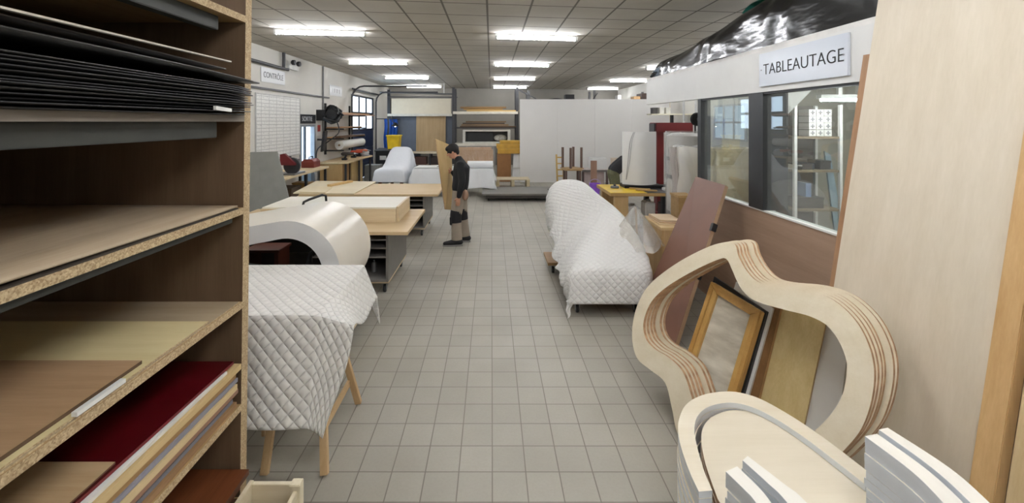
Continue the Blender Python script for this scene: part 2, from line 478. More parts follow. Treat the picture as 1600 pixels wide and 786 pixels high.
sheet('warped black sheet with a drooping corner, second from the stack top on the upper shelf', top_z + .026, .006, -1.115, 1.985, BLKG, warp=lambda u, v: .016 * math.sin(3.4 * u + .3) - .012 * (max(0, u - .8) / .2) ** 2, name='black_sheet', rot=.015)
sheet('topmost brownish black sheet with a pale lifted edge on the upper shelf', top_z + .052, .006, -1.15, 1.83, plain('2c251f', .35, var=.4, scale=4), warp=lambda u, v: .028 * math.sin(2.6 * u + .5), name='black_sheet', rot=-.01)
edge_strip = solo('edge_lath', MB().hexa([V(-1.122, .2, top_z + .089), V(-1.13, 1.82, top_z + .084), V(-1.145, 1.82, top_z + .084), V(-1.1365, .2, top_z + .089)], (0, 0, .006)), plain('b6afa0', .5), 'thin pale lath lying along the front edge of the topmost black sheet', 'lath')
part('paper_tag', MB().hexa([V(-1.104, 1.68, 2.142), V(-1.104, 1.78, 2.136), V(-1.104, 1.78, 2.15), V(-1.104, 1.68, 2.158)], (-.012, 0, 0)), WHITEP, bottom_sheet, 'small white paper tag')
# shelf a
PB = wood('b7a68e', '9d8a70', 'y', .6)
sheet('dark thin sheet lying directly on the shelf under a pale sheet', SHZ['a'], .005, fx(1.69) + .0, 1.96, plain('3a322a', .6), name='hardboard_sheet')
sheet('pale greyish brown sheet lying on the shelf below the black sheets', SHZ['a'] + .008, .008, fx(1.69) - .012, 1.975, PB, plain('54473a', .7), warp=lambda u, v: .006 * math.sin(5 * u) * (1 - v) + .004, name='hardboard_sheet')
# shelf b
sheet('grey brown sheet lying lowest on the middle shelf', SHZ['b'], .006, fx(1.24) - .004, 1.985, wood('b5a48a', '9c896c', 'x', .6), osb(), name='plywood_sheet')
sheet('cream sheet lying between two brown sheets on the middle shelf', SHZ['b'] + .007, .006, fx(1.24) - .008, 1.775, wood('dfd1a4', 'cdbc8a', 'x', .6), osb(), name='plywood_sheet')
sheet('light brown veneered sheet lying topmost on the middle shelf', SHZ['b'] + .014, .012, fx(1.24) - .03, 1.462, wood('b99a78', '9a7b58', 'x', .5), plain('5b4632', .7), name='plywood_sheet')
solo('wood_offcut', MB().box(-1.205, -1.188, 1.20, 1.36, SHZ['b'] + .013, SHZ['b'] + .026), WHITEP, 'small white painted offcut on the edge of the middle shelf', 'offcut')
# shelf c : stack of mixed sheets with a red one on top
zz = SHZ['c'] + .002
mixed = [('brown plywood', 'a98764', '86643f'), ('grey laminate', '8b8a90', '6f6e74'), ('pale plywood', 'd4b98a', 'b79a68'), ('pinkish brown plywood', 'a37d66', '84614c'), ('light birch', 'dcc8a0', 'c2a877'),
         ('grey laminate', '9a98a2', '7d7b84'), ('mid brown plywood', 'b08c5f', '8d6b40'), ('pale plywood', 'd9c193', 'bea06c')]
ordn = ['lowest', 'second from bottom', 'third from bottom', 'fourth from bottom', 'fifth from bottom', 'sixth from bottom', 'seventh from bottom', 'eighth from bottom']
for i in range(8):
    nm, a, b = mixed[i]; th = (.024, .018, .022, .02, .026, .018, .024, .026)[i]
    sheet(f'{nm} sheet in the stack under the dark red sheet, {ordn[i]}', zz, th, fx(.9) + rnd(-.025, .012), 1.97 + rnd(-.03, .02), wood(a, b, 'y', .6), wood(a, b, 'y', .7), name='plywood_sheet', group='mixed sheets under the red sheet')
    zz += th + .003
sheet('white laminated sheet just under the dark red sheet', zz, .012, fx(.9) - .015, 1.9, WHITEP, plain('d9d5cc', .6), name='laminated_sheet', rot=.01)
zz += .014
red_m = plain('4a080f', .22, var=.25, scale=3, spec=.6)
sheet('glossy dark red laminated sheet on top of a stack of mixed sheets', zz, .012, fx(.95) - .07, 1.955, red_m, plain('6b1a1c', .5), name='laminated_sheet', rot=.06)
sheet('tan plywood sheet lying on the dark red sheet', zz + .0125, .006, fx(.95) - .052, 1.37, wood('c3a884', 'a88b62', 'x', .5), plain('6a523b', .7), name='plywood_sheet', rot=.015)
# shelf d
zz = SHZ['d'] + .002
for i, (nm, a) in enumerate((('dark brown', '5a3a26'), ('grey', '8d8b88'), ('reddish brown', '6b4028'), ('brown', '7d5534'))):
    sheet(f'{nm} sheet in the stack on the lowest shelf under a mahogany sheet', zz, .026, fx(.4) + rnd(-.01, .03), 1.955 + rnd(-.02, .02), plain(a, .5), plain(a, .7), name='plywood_sheet')
    zz += .03
sheet('mahogany brown sheet topmost on the lowest shelf', zz, .024, fx(.4) + .05, 1.985, wood('7e4a2c', '5d3119', 'y', .4), plain('5a3520', .6), name='plywood_sheet')

# ------------------------------------------------------------------ crate in front of the shelving
cr = thing('wooden_crate', 'whitewashed open wooden crate on the floor beside the shelving', 'crate', (-1.0, 1.75, 0))
CR = wood('e6dcc4', 'd2c4a4', 'x', .6); CRZ = wood('e6dcc4', 'cdbf9e', 'z', .6)
x0, x1, y0, y1, zt = -1.12, -.885, 1.5, 1.975, .415
part('end_board', MB().box(x0, x1 - .045, y1 - .022, y1, .03, zt - .015), CR, cr, bevel=.002)
part('end_board', MB().box(x0, x1 - .045, y0, y0 + .022, .03, zt - .015), CR, cr, bevel=.002)
part('side_board', MB().box(x0 - .02, x0, y0, y1, .02, zt - .01), CR, cr, bevel=.002)
for i in range(3): part('side_slat', MB().box(x1 - .03, x1 - .012, y0, y1 - .02, .03 + i * .125, .14 + i * .125), CR, cr, bevel=.002)
for yy in (y0, y1 - .045):
    part('corner_post', MB().box(x1 - .05, x1, yy, yy + .045, 0, zt), CRZ, cr, bevel=.003)
part('bottom_board', MB().box(x0, x1 - .03, y0 + .02, y1 - .02, .02, .035), CR, cr)
part('inner_ledge', MB().box(x0 + .01, x1 - .06, y0 + .1, y1 - .06, .3, .318), wood('a98d66', '8f7350', 'x', .6), cr)

# ------------------------------------------------------------------ trestle table with quilted cover
tr_m = wood('d6b88e', 'b8976a', 'z', .55)
def trestle(x0, x1, label):
    t = thing('trestle', label, 'trestle', ((x0 + x1) / 2, 2.8, 0))
    for x in (x0, x1):
        for ya, yb_ in ((2.75, 2.47), (2.87, 3.1)):
            part('leg', MB().bar(V(x - .13 * (x == x1), ya, .86), V(x, yb_, .012), .045, .03, (0, 1, 0)), tr_m, t, bevel=.002)
        part('brace', MB().bar(V(x - .05, 2.545, .2), V(x - .05, 3.03, .2), .02, .045), tr_m, t, bevel=.002)
    part('top_beam', MB().box(x0 - .02, x1 - .08, 2.765, 2.855, .8, .88), tr_m, t, bevel=.003)
    return t
trestle(-1.34, -.985, 'wooden trestle under the quilt-covered table end beside the aisle')
trestle(-2.6, -2.25, 'wooden trestle under the hidden end of the quilt-covered table')
solo('table_board', MB().box(-2.75, -1.07, 2.49, 3.36, .882, .917), PLY(), 'plywood board laid on trestles under the quilted cover', 'board')
def drape_fn(x0, x1, y0, y1, zt, hf, hr, hb, hl, ff, fr, wav=.012, seed=0, corner=.35, uneven=1.0):
    Wd = (x1 - x0) + hl + hr; D = (y1 - y0) + hf + hb
    def fn(u, v):
        a = x0 - hl + u * Wd; b = y0 - hf + v * D
        dx = max(0, a - x1); ex = max(0, x0 - a); dy = max(0, y0 - b); ey = max(0, b - y1)
        tt = max(0, min(1, (b - y0) / (y1 - y0))); dx *= uneven + (1 - uneven) * tt
        x = min(max(a, x0), x1); y = min(max(b, y0), y1)
        h = ((dx + ex) ** 3 + (dy + ey) ** 3) ** (1 / 3)
        k = min(dx + ex, dy + ey) * corner
        sx = 1 if dx else -1; sy = -1 if dy else 1
        x += sx * ((dx + ex) * fr + k); y += sy * ((dy + ey) * ff + k)
        r = .03
        z = zt - h + (r if h > .06 else r * h / .06) * .5
        z -= .5 * k
        z += .004 * math.sin(9 * a + seed) * math.cos(8 * b)
        if dy or ey: y += wav * math.sin(11 * a + 2 + seed) * min(1, h / .3); z += .02 * math.sin(4.2 * a + seed) * min(1, h / .4)
        if dx or ex: x += wav * math.sin(10 * b + seed) * min(1, h / .2)
        return (x, y, z)
    return fn
def sstep(a, b, x):
    t = max(0, min(1, (x - a) / (b - a))); return t * t * (3 - 2 * t)
def table_quilt(u, v):
    x0, x1, y0, y1, zt = -2.75, -1.03, 2.49, 3.37, .935
    a = -3.05 + u * (x1 + .29 + 3.05); b = y0 - .60 + v * (y1 + .25 - y0 + .60)
    dy, ey, ex = max(0, y0 - b), max(0, b - y1), max(0, x0 - a)
    g = 1 - sstep(y0 - .1, y0 + .5, b)               # 1 at the front corner: the overhang juts out there
    dx = max(0, a - x1) * (1 - .2 * g)
    h = (dy ** 2.2 + (ey + ex) ** 2.2) ** (1 / 2.2)
    x = min(max(a, x0), x1) + dx * (.40 * (1 - g) + .96 * g) - ex * .05 - dx * .55 * min(1, dy / .6) * g
    y = min(max(b, y0), y1) - dy * .26 + ey * .05
    z = zt - dx * (.88 * (1 - g) + .20 * g) - h * .955
    z += .012 * min(1, h / .05) + .004 * math.sin(9 * a) * math.cos(8 * b)
    y += .018 * math.sin(7 * a + 1) * min(1, dy / .35); z += .018 * math.sin(4.2 * a + .6) * min(1, dy / .4)
    x += .012 * math.sin(9 * b) * min(1, dx / .2)
    return (x, y, z)
Q1 = MB().grid(table_quilt, 130, 96, uv=lambda u, v: (u * 2.31, v * 1.73))
o = solo('quilted_cover', Q1, [quilt('ebe9e3', .052)], 'white quilted blanket draped over the trestle table beside the shelving', 'blanket', fix=False); solidify(o, .008, 1)

# ------------------------------------------------------------------ white bent counter element (rolled shape)
cxx, czz, R0, R1 = -1.765, .775, .465, .315
def tear(R, xl, zt, zb):
    pts = []
    pts.append(V(xl, 0, zt))
    for a in range(104, -105, -8): pts.append(V(cxx + R * math.cos(math.radians(a)), 0, czz + R * math.sin(math.radians(a))))
    pts.append(V(xl, 0, zb))
    return pts
yA, yB = 3.6, 4.5
outer = [p + V(0, yA, 0) for p in tear(R0, -3.05, 1.03, .50)]
inner = [p + V(0, yA, 0) for p in tear(R1, -2.9, .87, .62)]
ct = thing('bent_counter_element', 'white glossy bent counter element with a teardrop tube shape behind the quilted table', 'counter element', (-2.1, 4.05, 0))
CREAM = plain('e4ddcf', .28, var=.02, spec=.45)
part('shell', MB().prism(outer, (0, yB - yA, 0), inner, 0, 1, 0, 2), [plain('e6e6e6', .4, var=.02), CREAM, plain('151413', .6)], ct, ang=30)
for yy in (3.75, 4.35): part('cradle', MB().box(-2.15, -1.4, yy - .03, yy + .03, .26, .315), PLY(), ct)
dl = thing('low_dolly', 'low wheeled dolly carrying the white bent counter element', 'dolly', (-1.8, 4.05, 0))
part('platform', MB().box(-2.4, -1.3, 3.65, 4.45, .13, .26), PLY(), dl, bevel=.004)
def caster(parent, x, y, h=.13, r=.045):
    b = part('caster', MB().box(x - .04, x + .04, y - .035, y + .035, h - .012, h).box(x - .024, x - .018, y - .025, y + .025, r * .7, h - .01).box(x + .018, x + .024, y - .025, y + .025, r * .7, h - .01), STEEL, parent)
    part('wheel', MB().lathe([(r * .4, -.016), (r * .92, -.015), (r, -.008), (r, .008), (r * .92, .015), (r * .4, .016)], (x, y, r), 18, 'x'), BLACK, b)
for x in (-2.3, -1.4):
    for y in (3.75, 4.35): caster(dl, x, y)
# things seen through the tube
st = thing('brown_cabinet', 'small dark brown wooden cabinet seen through the white bent counter', 'cabinet', (-2.55, 4.72, 0))
RB = wood('5e3021', '40190f', 'z', .4)
part('top', MB().box(-2.72, -2.33, 4.58, 4.88, .655, .685), RB, st, bevel=.004)
for x in (-2.7, -2.39): part('side_panel', MB().box(x, x + .045, 4.6, 4.86, 0, .655), RB, st, bevel=.003)
part('back_panel', MB().box(-2.66, -2.39, 4.83, 4.85, .02, .655), plain('2a1812', .6), st)
part('shelf', MB().box(-2.655, -2.39, 4.62, 4.83, .3, .32), RB, st)
hc = [V(-1.92 + .17 * math.cos(t * .35), 4.72 + .02 * math.sin(t) + .0015 * t, .5 + .17 * math.sin(t * .35)) for t in range(0, 90)]
hs = thing('hose_coil', 'black coiled hose hanging behind the white bent counter', 'hose', (-1.92, 4.72, 0))
part('coil', MB().tube(hc, .013, 8), plain('222224', .4), hs)
part('hook_stand', MB().box(-1.94, -1.9, 4.79, 4.86, 0, .74).box(-2.05, -1.79, 4.7, 4.88, 0, .03).box(-1.94, -1.9, 4.62, 4.8, .66, .69), DARK, hs)

# ------------------------------------------------------------------ wheeled workbenches
def mobile_bench(x1, y0, label):
    L, D, H = 2.5, 1.3, .79; x0 = x1 - L; y1 = y0 + D
    t = thing('mobile_workbench', label, 'workbench', ((x0 + x1) / 2, (y0 + y1) / 2, 0))
    part('tabletop', MB().box(x0, x1, y0, y1, H - .04, H), wood('d6bf98', 'c0a378', 'x', .5), t, bevel=.003)
    g = plain('77736e', .5, var=.08); k = plain('37342f', .6)
    bx0, bx1, by0, by1 = x0 + .15, x1 - .26, y0 + .12, y1 - .1
    for xa in (bx0, bx1 - .03): part('side_panel', MB().box(xa, xa + .03, by0, by1, .15, H - .04), g, t, bevel=.002)
    part('divider_panel', MB().box(bx1 - .95, bx1 - .92, by0 + .01, by1, .18, H - .04), k, t)
    part('back_panel', MB().box(bx0 + .03, bx1 - .03, by1 - .03, by1, .18, H - .04), k, t)
    part('bottom_board', MB().box(bx0 + .03, bx1 - .03, by0, by1 - .03, .15, .18), g, t, bevel=.002)
    for z in (.44, .55, .65): part('shelf_board', MB().box(bx1 - .92, bx1 - .03, by0 + .005, by1 - .03, z, z + .016), g, t)
    part('base_rail', MB().box(bx0, bx1, by0 + .02, by1 - .02, .128, .15), PLY(), t)
    for x in (bx0 + .1, bx1 - .06):
        for y in (by0 + .08, by1 - .1): caster(t, x, y, .128, .048)
    return t
bench1 = mobile_bench(-.99, 4.95, 'grey wheeled workbench with wooden top carrying a long white panel box')
bench2 = dup(bench1, bench1.location + V(.03, 2.55, 0), 'grey wheeled workbench with wooden top and loose boards behind the person\'s back side bench', None)
bench2['label'] = 'grey wheeled workbench with wooden top carrying loose pale boards and a batten'
jar = solo('spray_can', MB().lathe([(.0, 0), (.035, 0), (.036, .1), (.03, .125), (.012, .13), (.012, .15), (0, .15)], (-1.5, 5.35, .181), 16), STEEL, 'small metal can on the bottom shelf of the nearer wheeled workbench', 'can')
# panel box on bench 1
px0, px1, py0, py1, pz0, pz1 = -2.97, -1.21, 5.42, 6.2, .79, .985
pb = thing('panel_box', 'long white topped wooden panel box lying on the nearer wheeled workbench', 'panel box', ((px0 + px1) / 2, 5.8, pz0))
part('front_rail', MB().box(px0, px1 - .03, py0, py0 + .02, pz0, pz1 - .02), PLY(), pb, bevel=.001)
part('back_rail', MB().box(px0, px1 - .03, py1 - .02, py1, pz0, pz1 - .02), PLY(), pb, bevel=.001)
part('end_rail', MB().box(px1 - .03, px1, py0 + .03, py1, pz0, pz1 + .003), PLY('y'), pb, bevel=.001)
part('end_rail', MB().box(px0 - .02, px0, py0, py1, pz0, pz1 - .02), PLY('y'), pb, bevel=.001)
part('top_panel', MB().box(px0, px1 - .03, py0, py1, pz1 - .02, pz1), wood('ece8de', 'ded8c8', 'x', .5), pb, bevel=.001)
hx = at(468, 325, 5.36).x; hx2 = at(500, 325, 5.5).x
hp = [V(hx, 5.45, pz1 + .004), V(hx + .01, 5.46, pz1 + .06), V(hx + .06, 5.5, pz1 + .085), V(hx2 - .02, 5.62, pz1 + .125), V(hx2 + .02, 5.64, pz1 + .11), V(hx2 + .03, 5.64, pz1 + .004)]
hd = thing('grab_handle', 'black grab handle clamp standing on the white panel box', 'handle clamp', (hx, 5.5, pz1))
part('grip', MB().tube(hp, .016, 10), BLACK, hd)
for p in (hp[0], hp[-1]): part('foot', MB().box(p.x - .035, p.x + .035, p.y - .025, p.y + .025, pz1, pz1 + .012), BLACK, hd, bevel=.003)
# loose boards on bench 2
bz = .79
q = [at_z(458, 303, bz), at_z(553, 304, bz), at_z(588, 285, bz), at_z(494, 284, bz)]
solo('plywood_board', MB().hexa(q, (0, 0, .02), 0, 0), PALEPLY(), 'pale plywood board lying on the farther wheeled workbench', 'board', smooth=False)
q = [at_z(468, 301, bz + .02), at_z(508, 302, bz + .02), at_z(520, 293, bz + .02), at_z(484, 292, bz + .02)]
solo('plywood_board', MB().hexa(q, (0, 0, .015)), wood('e6d8ba', 'd6c49c', 'x', .5), 'smaller whitish board lying on the pale plywood board', 'board', smooth=False)
a, b = at_z(514, 290, bz + .042), at_z(549, 283, bz + .042)
solo('wood_batten', MB().bar(a, b, .09, .042), wood('d9b982', 'bf9a60', 'x', .5), 'short wooden batten on the pale boards of the farther workbench', 'batten', bevel=.003)
# grey leaning panel
q = [at(391, 238, 7.84), at(433, 237, 7.8), at(455, 324, 7.2), at(391, 330, 7.2)]
q[2].z = .0; q[3].z = .0; q[2].y = q[3].y = 7.05; q[2].x = at(470, 330, 7.05).x; q[3].x = -4.2; q[0].x = -4.52
solo('grey_sheet', MB().hexa(q, (0, .02, .004)), plain('85857f', .6, var=.05), 'plain grey panel leaning on edge between the two wheeled workbenches', 'panel', smooth=False)

# ------------------------------------------------------------------ left wall: board, signs, pipes, door, gate
def lw(px, py, off=0.0):
    """point on the left wall (or a plane OFF in front of it) seen at pixel px,py"""
    X = XL + off; Y = X * F / (px - CX)
    return at(px, py, Y)
WX = XL + .002
wb = thing('planning_board', 'large white planning board ruled in rows on the left wall', 'whiteboard', (WX, 9.5, 1.25))
t = NT('ruled board'); geo = t.n('ShaderNodeNewGeometry'); sp = t.n('ShaderNodeSeparateXYZ'); t.l(geo.outputs['Position'], sp.inputs[0])
fr = t.math('FRACT', t.math('DIVIDE', sp.outputs[2], .075)); ln = t.math('LESS_THAN', fr, .16)
fc = t.math('FRACT', t.math('DIVIDE', sp.outputs[1], .31)); lc = t.math('LESS_THAN', fc, .045)
scr = t.math('MULTIPLY', t.math('GREATER_THAN', t.noise(t.coord('Object', (1, 9, 14)), 2.2, 3), .6), t.math('GREATER_THAN', fr, .35))
colr = t.mix(t.math('MULTIPLY', t.math('MAXIMUM', ln, lc), .55), lin('e9e9e6'), lin('77777a'))
colr = t.mix(t.math('MULTIPLY', scr, .35), colr, lin('6c6f76'))
board_m = t.bsdf(colr, .3)
part('writing_surface', MB().box(WX, WX + .02, 8.5, 10.42, 1.3, 2.66), board_m, wb, smooth=False)
fm = plain('b8b8b6', .4)
for y0, y1, z0, z1 in ((8.48, 10.44, 2.66, 2.685), (8.48, 10.44, 1.275, 1.3), (8.48, 8.5, 1.3, 2.66), (10.42, 10.44, 1.3, 2.66)):
    part('frame_strip', MB().box(WX, WX + .028, y0, y1, z0, z1), fm, wb)
def wall_sign(name, label, y0, y1, z0, z1, mat, body=None, tm=None, size=.15, sx=1):
    s_ = thing(name, label, 'sign', (WX, (y0 + y1) / 2, z0))
    part('plate', MB().box(WX, WX + .012, y0, y1, z0, z1), mat, s_, bevel=.002)
    if body: text(body, size, tm, s_, (WX + .0135, (y0 + y1) / 2, (z0 + z1) / 2), (PI / 2, 0, PI / 2), sx)
    return s_
LG = plain('d2d4d6', .35, var=.03); TXT = plain('56585c', .6)
wall_sign('hanging_sign', 'pale wall sign lettered CONTRÔLE above the planning board', 8.7, 9.7, 2.93, 3.24, LG, 'CONTRÔLE', TXT, .175, .9)
w2 = wall_sign('hanging_sign', 'pale illegible wall sign farther along the left wall above the hose reel', 12.4, 13.4, 2.88, 3.2, LG)
for k in range(6): part('letter_stroke', MB().box(WX + .012, WX + .014, 12.6 + k * .11, 12.625 + k * .11 + .03 * (k % 2), 2.97, 3.1), plain('8f9092', .6), w2)
wall_sign('exit_sign', 'black exit sign lettered SORTIE over the side door', 10.35, 11.4, 2.04, 2.28, plain('2a2c30', .5), 'SORTIE', plain('c9ccd0', .5), .17, 1.1)
# pipes
PIPE = plain('3d3d40', .45)
p1 = thing('ventilation_pipe', 'dark horizontal pipe with a riser to the ceiling on the left wall', 'pipe', (WX, 8.5, 3.2))
part('run', MB().tube([V(WX + .06, 6.2, 3.33), V(WX + .06, 9.75, 3.3)], .035, 10), PIPE, p1)
part('riser', MB().tube([V(WX + .06, 9.55, 3.3), V(WX + .06, 9.55, CEIL - .005)], .035, 10), PIPE, p1)
solo('cable_conduit', MB().box(WX, WX + .04, 7.0, 12.3, 2.77, 2.81), PIPE, 'thin dark cable trunking running along the left wall above the board', 'conduit')
solo('cable_conduit', MB().tube([V(WX + .03, 11.85, CEIL - .01), V(WX + .03, 11.85, 1.9), V(WX + .03, 11.95, 1.4)], .022, 8), plain('6c6c6c', .5), 'vertical grey cable conduit dropping behind the hose reel', 'conduit')
em = thing('emergency_light', 'small twin spot emergency light high on the left wall', 'emergency light', (WX, 9.95, 3.33))
part('box', MB().box(WX, WX + .07, 9.8, 10.25, 3.33, 3.44), plain('c9c9c5', .5), em, bevel=.006)
for y in (9.88, 10.15): part('spot', MB().lathe([(.03, 0), (.06, .03), (.06, .09), (.02, .1)], (WX + .07, y, 3.49), 14, 'x'), DARK, em)
# side door (open leaf, daylight window)
jamb = plain('8f949a', .4)
def sthing(name, loc):
    o = bpy.data.objects.new(name, None); C.objects.link(o); o.location = loc; W[o] = Vector(loc); o['kind'] = 'structure'; return o
d1 = sthing('door_1', (WX, 10.9, 0))
for y in (10.45, 11.27): part('jamb', MB().box(WX - .12, WX + .03, y, y + .08, 0, 2.02), jamb, d1)
part('head', MB().box(WX - .12, WX + .03, 10.53, 11.27, 1.96, 2.02), jamb, d1)
part('door_leaf', MB().box(WX - .1, WX - .06, 10.53, 11.27, 0, 1.0), plain('9fc0da', .4), d1)
part('mid_rail', MB().box(WX - .11, WX - .04, 10.84, 10.92, 0, 1.96), plain('4a5058', .4), d1)
part('pane', MB().box(WX - .09, WX - .08, 10.53, 11.27, 1.0, 1.96), emit('c3dcf2', 1.1), d1)
part('handle', MB().box(WX - .05, WX - .02, 11.1, 11.2, .98, 1.02), STEEL, d1)
nt = thing('notice', 'small red and white notice on the wall beside the exit door', 'notice', (WX, 11.62, 1.7))
part('sheet', MB().box(WX, WX + .006, 11.5, 11.75, 1.7, 2.05), plain('e8e4e0', .6), nt)
part('red_panel', MB().box(WX + .006, WX + .008, 11.53, 11.72, 1.82, 2.0), plain('b23a33', .6), nt)
# sectional gate in the left wall
g1 = sthing('door_2', (WX, 15.7, 0))
GB = plain('23272f', .5)
rows = [(0, .55), (.55, 1.1), (1.1, 1.75), (1.75, 2.95)]
for z0, z1 in rows[:3]: part('panel_section', MB().box(WX - .09, WX - .03, 14.3, 17.1, z0 + .01, z1), plain('1f2c4a', .45), g1, bevel=.004)
yc = [14.42, 15.28, 16.14, 17.0]
PANE = emit('c6ddf3', 1.5)
for r0, r1 in ((1.83, 2.36), (2.45, 2.98)):
    for k in range(3): part('pane', MB().box(WX - .07, WX - .06, yc[k] + .05, yc[k + 1] - .05, r0, r1), PANE, g1)
for k in range(4): part('mullion', MB().box(WX - .09, WX - .02, yc[k] - .12 if k == 0 else yc[k] - .05, yc[k] + .05 if k < 3 else yc[k] + .1, 1.75, 3.05), GB, g1)
for z0, z1 in ((1.75, 1.83), (2.36, 2.45), (2.98, 3.05)): part('rail', MB().box(WX - .088, WX - .022, 14.3, 17.1, z0, z1), GB, g1)
tk = thing('gate_track', 'dark steel door tracks of the sectional gate on the left wall', 'track', (WX + .1, 15.7, 0))
for y in (14.22, 17.18):
    part('track', MB().tube([V(WX + .06, y, .01), V(WX + .06, y, 2.9)] + [V(WX + .06 + .4 * (1 - math.cos(a)), y, 2.9 + .4 * math.sin(a)) for a in (.4, .8, 1.2, 1.57)] + [V(WX + 2.6, y, 3.3)], .03, 8), PIPE, tk)
part('spring_shaft', MB().tube([V(WX + .12, 14.1, 3.2), V(WX + .12, 17.3, 3.2)], .035, 10), PIPE, tk)
# hose reel
hr = thing('hose_reel', 'black coiled cable and hose reel bracketed on the left wall', 'hose reel', (WX + .3, 11.6, 2.2))
part('bracket', MB().box(WX, WX + .25, 11.45, 11.6, 2.12, 2.42), BLACK, hr)
part('drum', MB().lathe([(.05, 0), (.15, .01), (.15, .03), (.1, .05), (.1, .2), (.15, .22), (.15, .24), (.05, .25)], (WX + .42, 11.42, 2.29), 24, 'y'), BLACK, hr)
part('hose', MB().tube([V(WX + .42 + (.2 + .03 * math.sin(t * .7)) * math.cos(t * .42), 11.36 + .3 * ((t * .13) % 1), 2.29 + (.2 + .05 * math.sin(t * 1.1)) * math.sin(t * .42)) for t in range(70)], .03, 8), plain('1c1d1e', .45), hr)
part('drooping_hose', MB().tube(spline([V(WX + .55, 11.5, 2.1), V(WX + .6, 11.5, 1.8), V(WX + .35, 11.4, 1.55), V(WX + .1, 11.3, 1.35), V(WX + .06, 11.3, 1.0)], 6, False), .018, 8), plain('1c1d1e', .45), hr)
# monitor
mo = thing('monitor', 'black screen hung tilted on the left wall beside the exit door', 'monitor', (WX + .25, 11.4, 1.4))
q = [V(WX + .2, 11.6, 1.3), V(WX + .36, 11.0, 1.3), V(WX + .42, 11.0, 1.84), V(WX + .26, 11.6, 1.84)]
part('screen', MB().hexa(q, (-.05, -.03, 0)), BLACK, mo, bevel=.006)
part('arm', MB().bar(V(WX, 11.55, 1.6), V(WX + .26, 11.35, 1.6), .05, .05), DARK, mo)
# near wall bench with saw
def wall_bench(name, label, y0, y1, x1, z, boards=0, mat=None, shelf_z=.45):
    t = thing(name, label, 'workbench', ((WX + x1) / 2, (y0 + y1) / 2, 0)); x0 = WX + .04
    part('worktop', MB().box(x0, x1, y0, y1, z - .045, z), mat or PLY('y'), t, bevel=.003)
    for y in (y0 + .05, (y0 + y1) / 2, y1 - .09):
        for x in (x0 + .05, x1 - .09): part('leg', MB().box(x, x + .05, y, y + .05, 0, z - .045), DARK, t)
    if shelf_z: part('lower_shelf', MB().box(x0, x1 - .05, y0 + .03, y1 - .03, shelf_z - .03, shelf_z), mat or PLY('y'), t)
    return t
wall_bench('workbench', 'wooden wall workbench with dark legs carrying the red saw', 8.0, 10.3, -4.0, 1.0, shelf_z=.5)
sw = thing('circular_saw', 'red and black circular saw standing on the nearer wall workbench', 'saw', (-4.2, 8.65, 1.0))
part('blade_guard', MB().lathe([(.02, 0), (.17, .005), (.17, .045), (.02, .05)], (-4.12, 8.62, 1.18), 22, 'y'), DARK, sw)
part('motor_housing', MB().ball((-4.2, 8.8, 1.24), .13, (1.2, 1.1, .8)).box(-4.32, -4.1, 8.7, 8.95, 1.2, 1.3), plain('3a2426', .4), sw)
part('hood', MB().prism([V(-4.33, 8.56, 1.2), V(-4.33, 8.56, 1.42), V(-4.24, 8.56, 1.44), V(-4.02, 8.56, 1.24), V(-4.02, 8.56, 1.2)], (0, .07, 0)), plain('6e1a20', .35), sw)
part('base_plate', MB().box(-4.36, -4.0, 8.5, 9.0, 1.0, 1.035), STEEL, sw, bevel=.003)
part('handle', MB().tube([V(-4.35, 8.85, 1.2), V(-4.42, 8.85, 1.26), V(-4.38, 8.85, 1.36), V(-4.24, 8.85, 1.34)], .025, 8), BLACK, sw)
gr = thing('angle_grinder', 'small dark grinder lying beside the circular saw on the bench', 'grinder', (-4.5, 8.25, 1.0))
part('body', MB().tube([V(-4.6, 8.12, 1.06), V(-4.42, 8.4, 1.06)], [.055, .04], 12, round_ends=True), DARK, gr)
part('disc', MB().lathe([(.01, 0), (.1, .002), (.1, .01), (.01, .014)], (-4.62, 8.12, 1.0), 18), STEEL, gr)
for i, (y, w, hcol, lab) in enumerate(((8.3, .35, '8a6a35', 'ochre toolbox on the lower shelf of the nearer wall bench'), (8.9, .45, '5c4a38', 'brown box on the lower shelf of the nearer wall bench'), (9.6, .3, 'a8844a', 'tan box at the far end of the wall bench lower shelf'))):
    b = thing('storage_box', lab, 'box', (-4.3, y, .5))
    part('body', MB().box(-4.5, -4.15, y - w / 2, y + w / 2, .5, .68), plain(hcol, .6), b, bevel=.005)
    part('lid', MB().box(-4.51, -4.14, y - w / 2 - .01, y + w / 2 + .01, .68, .71), plain(hcol, .5, var=.2), b, bevel=.004)
# farther wall bench with cabinet front
wb2 = wall_bench('workbench', 'farther wall workbench with curved top and wooden cabinet fronts', 10.55 + .9, 13.9, -3.95, .98, mat=wood('d8c3a0', 'bd9f72', 'y', .5), shelf_z=0)
for i, (y, c1, c2) in enumerate(((11.5, 'a78253', '8a653a'), (12.2, 'cdb280', 'b3945e'), (12.75, 'd2b988', 'b79a68'))):
    part('door_panel', MB().box(-4.12, -4.08, y, y + .5, .06, .93), wood(c1, c2, 'z', .5), wb2, bevel=.003)
part('end_panel', MB().box(-4.7, -4.08, 11.46, 11.49, .06, .93), wood('b99766', '9a7747', 'z', .5), wb2)
gbx = thing('grey_cabinet', 'low grey cabinet standing past the farther wall workbench', 'cabinet', (-4.0, 14.3, 0))
part('body', MB().box(-4.3, -3.8, 14.15, 14.6, .04, .62), plain('8a8a86', .5), gbx, bevel=.004)
part('door', MB().box(-4.27, -3.83, 14.13, 14.15, .07, .59), plain('94948f', .5), gbx)
part('plinth', MB().box(-4.28, -3.82, 14.17, 14.58, 0, .04), DARK, gbx)
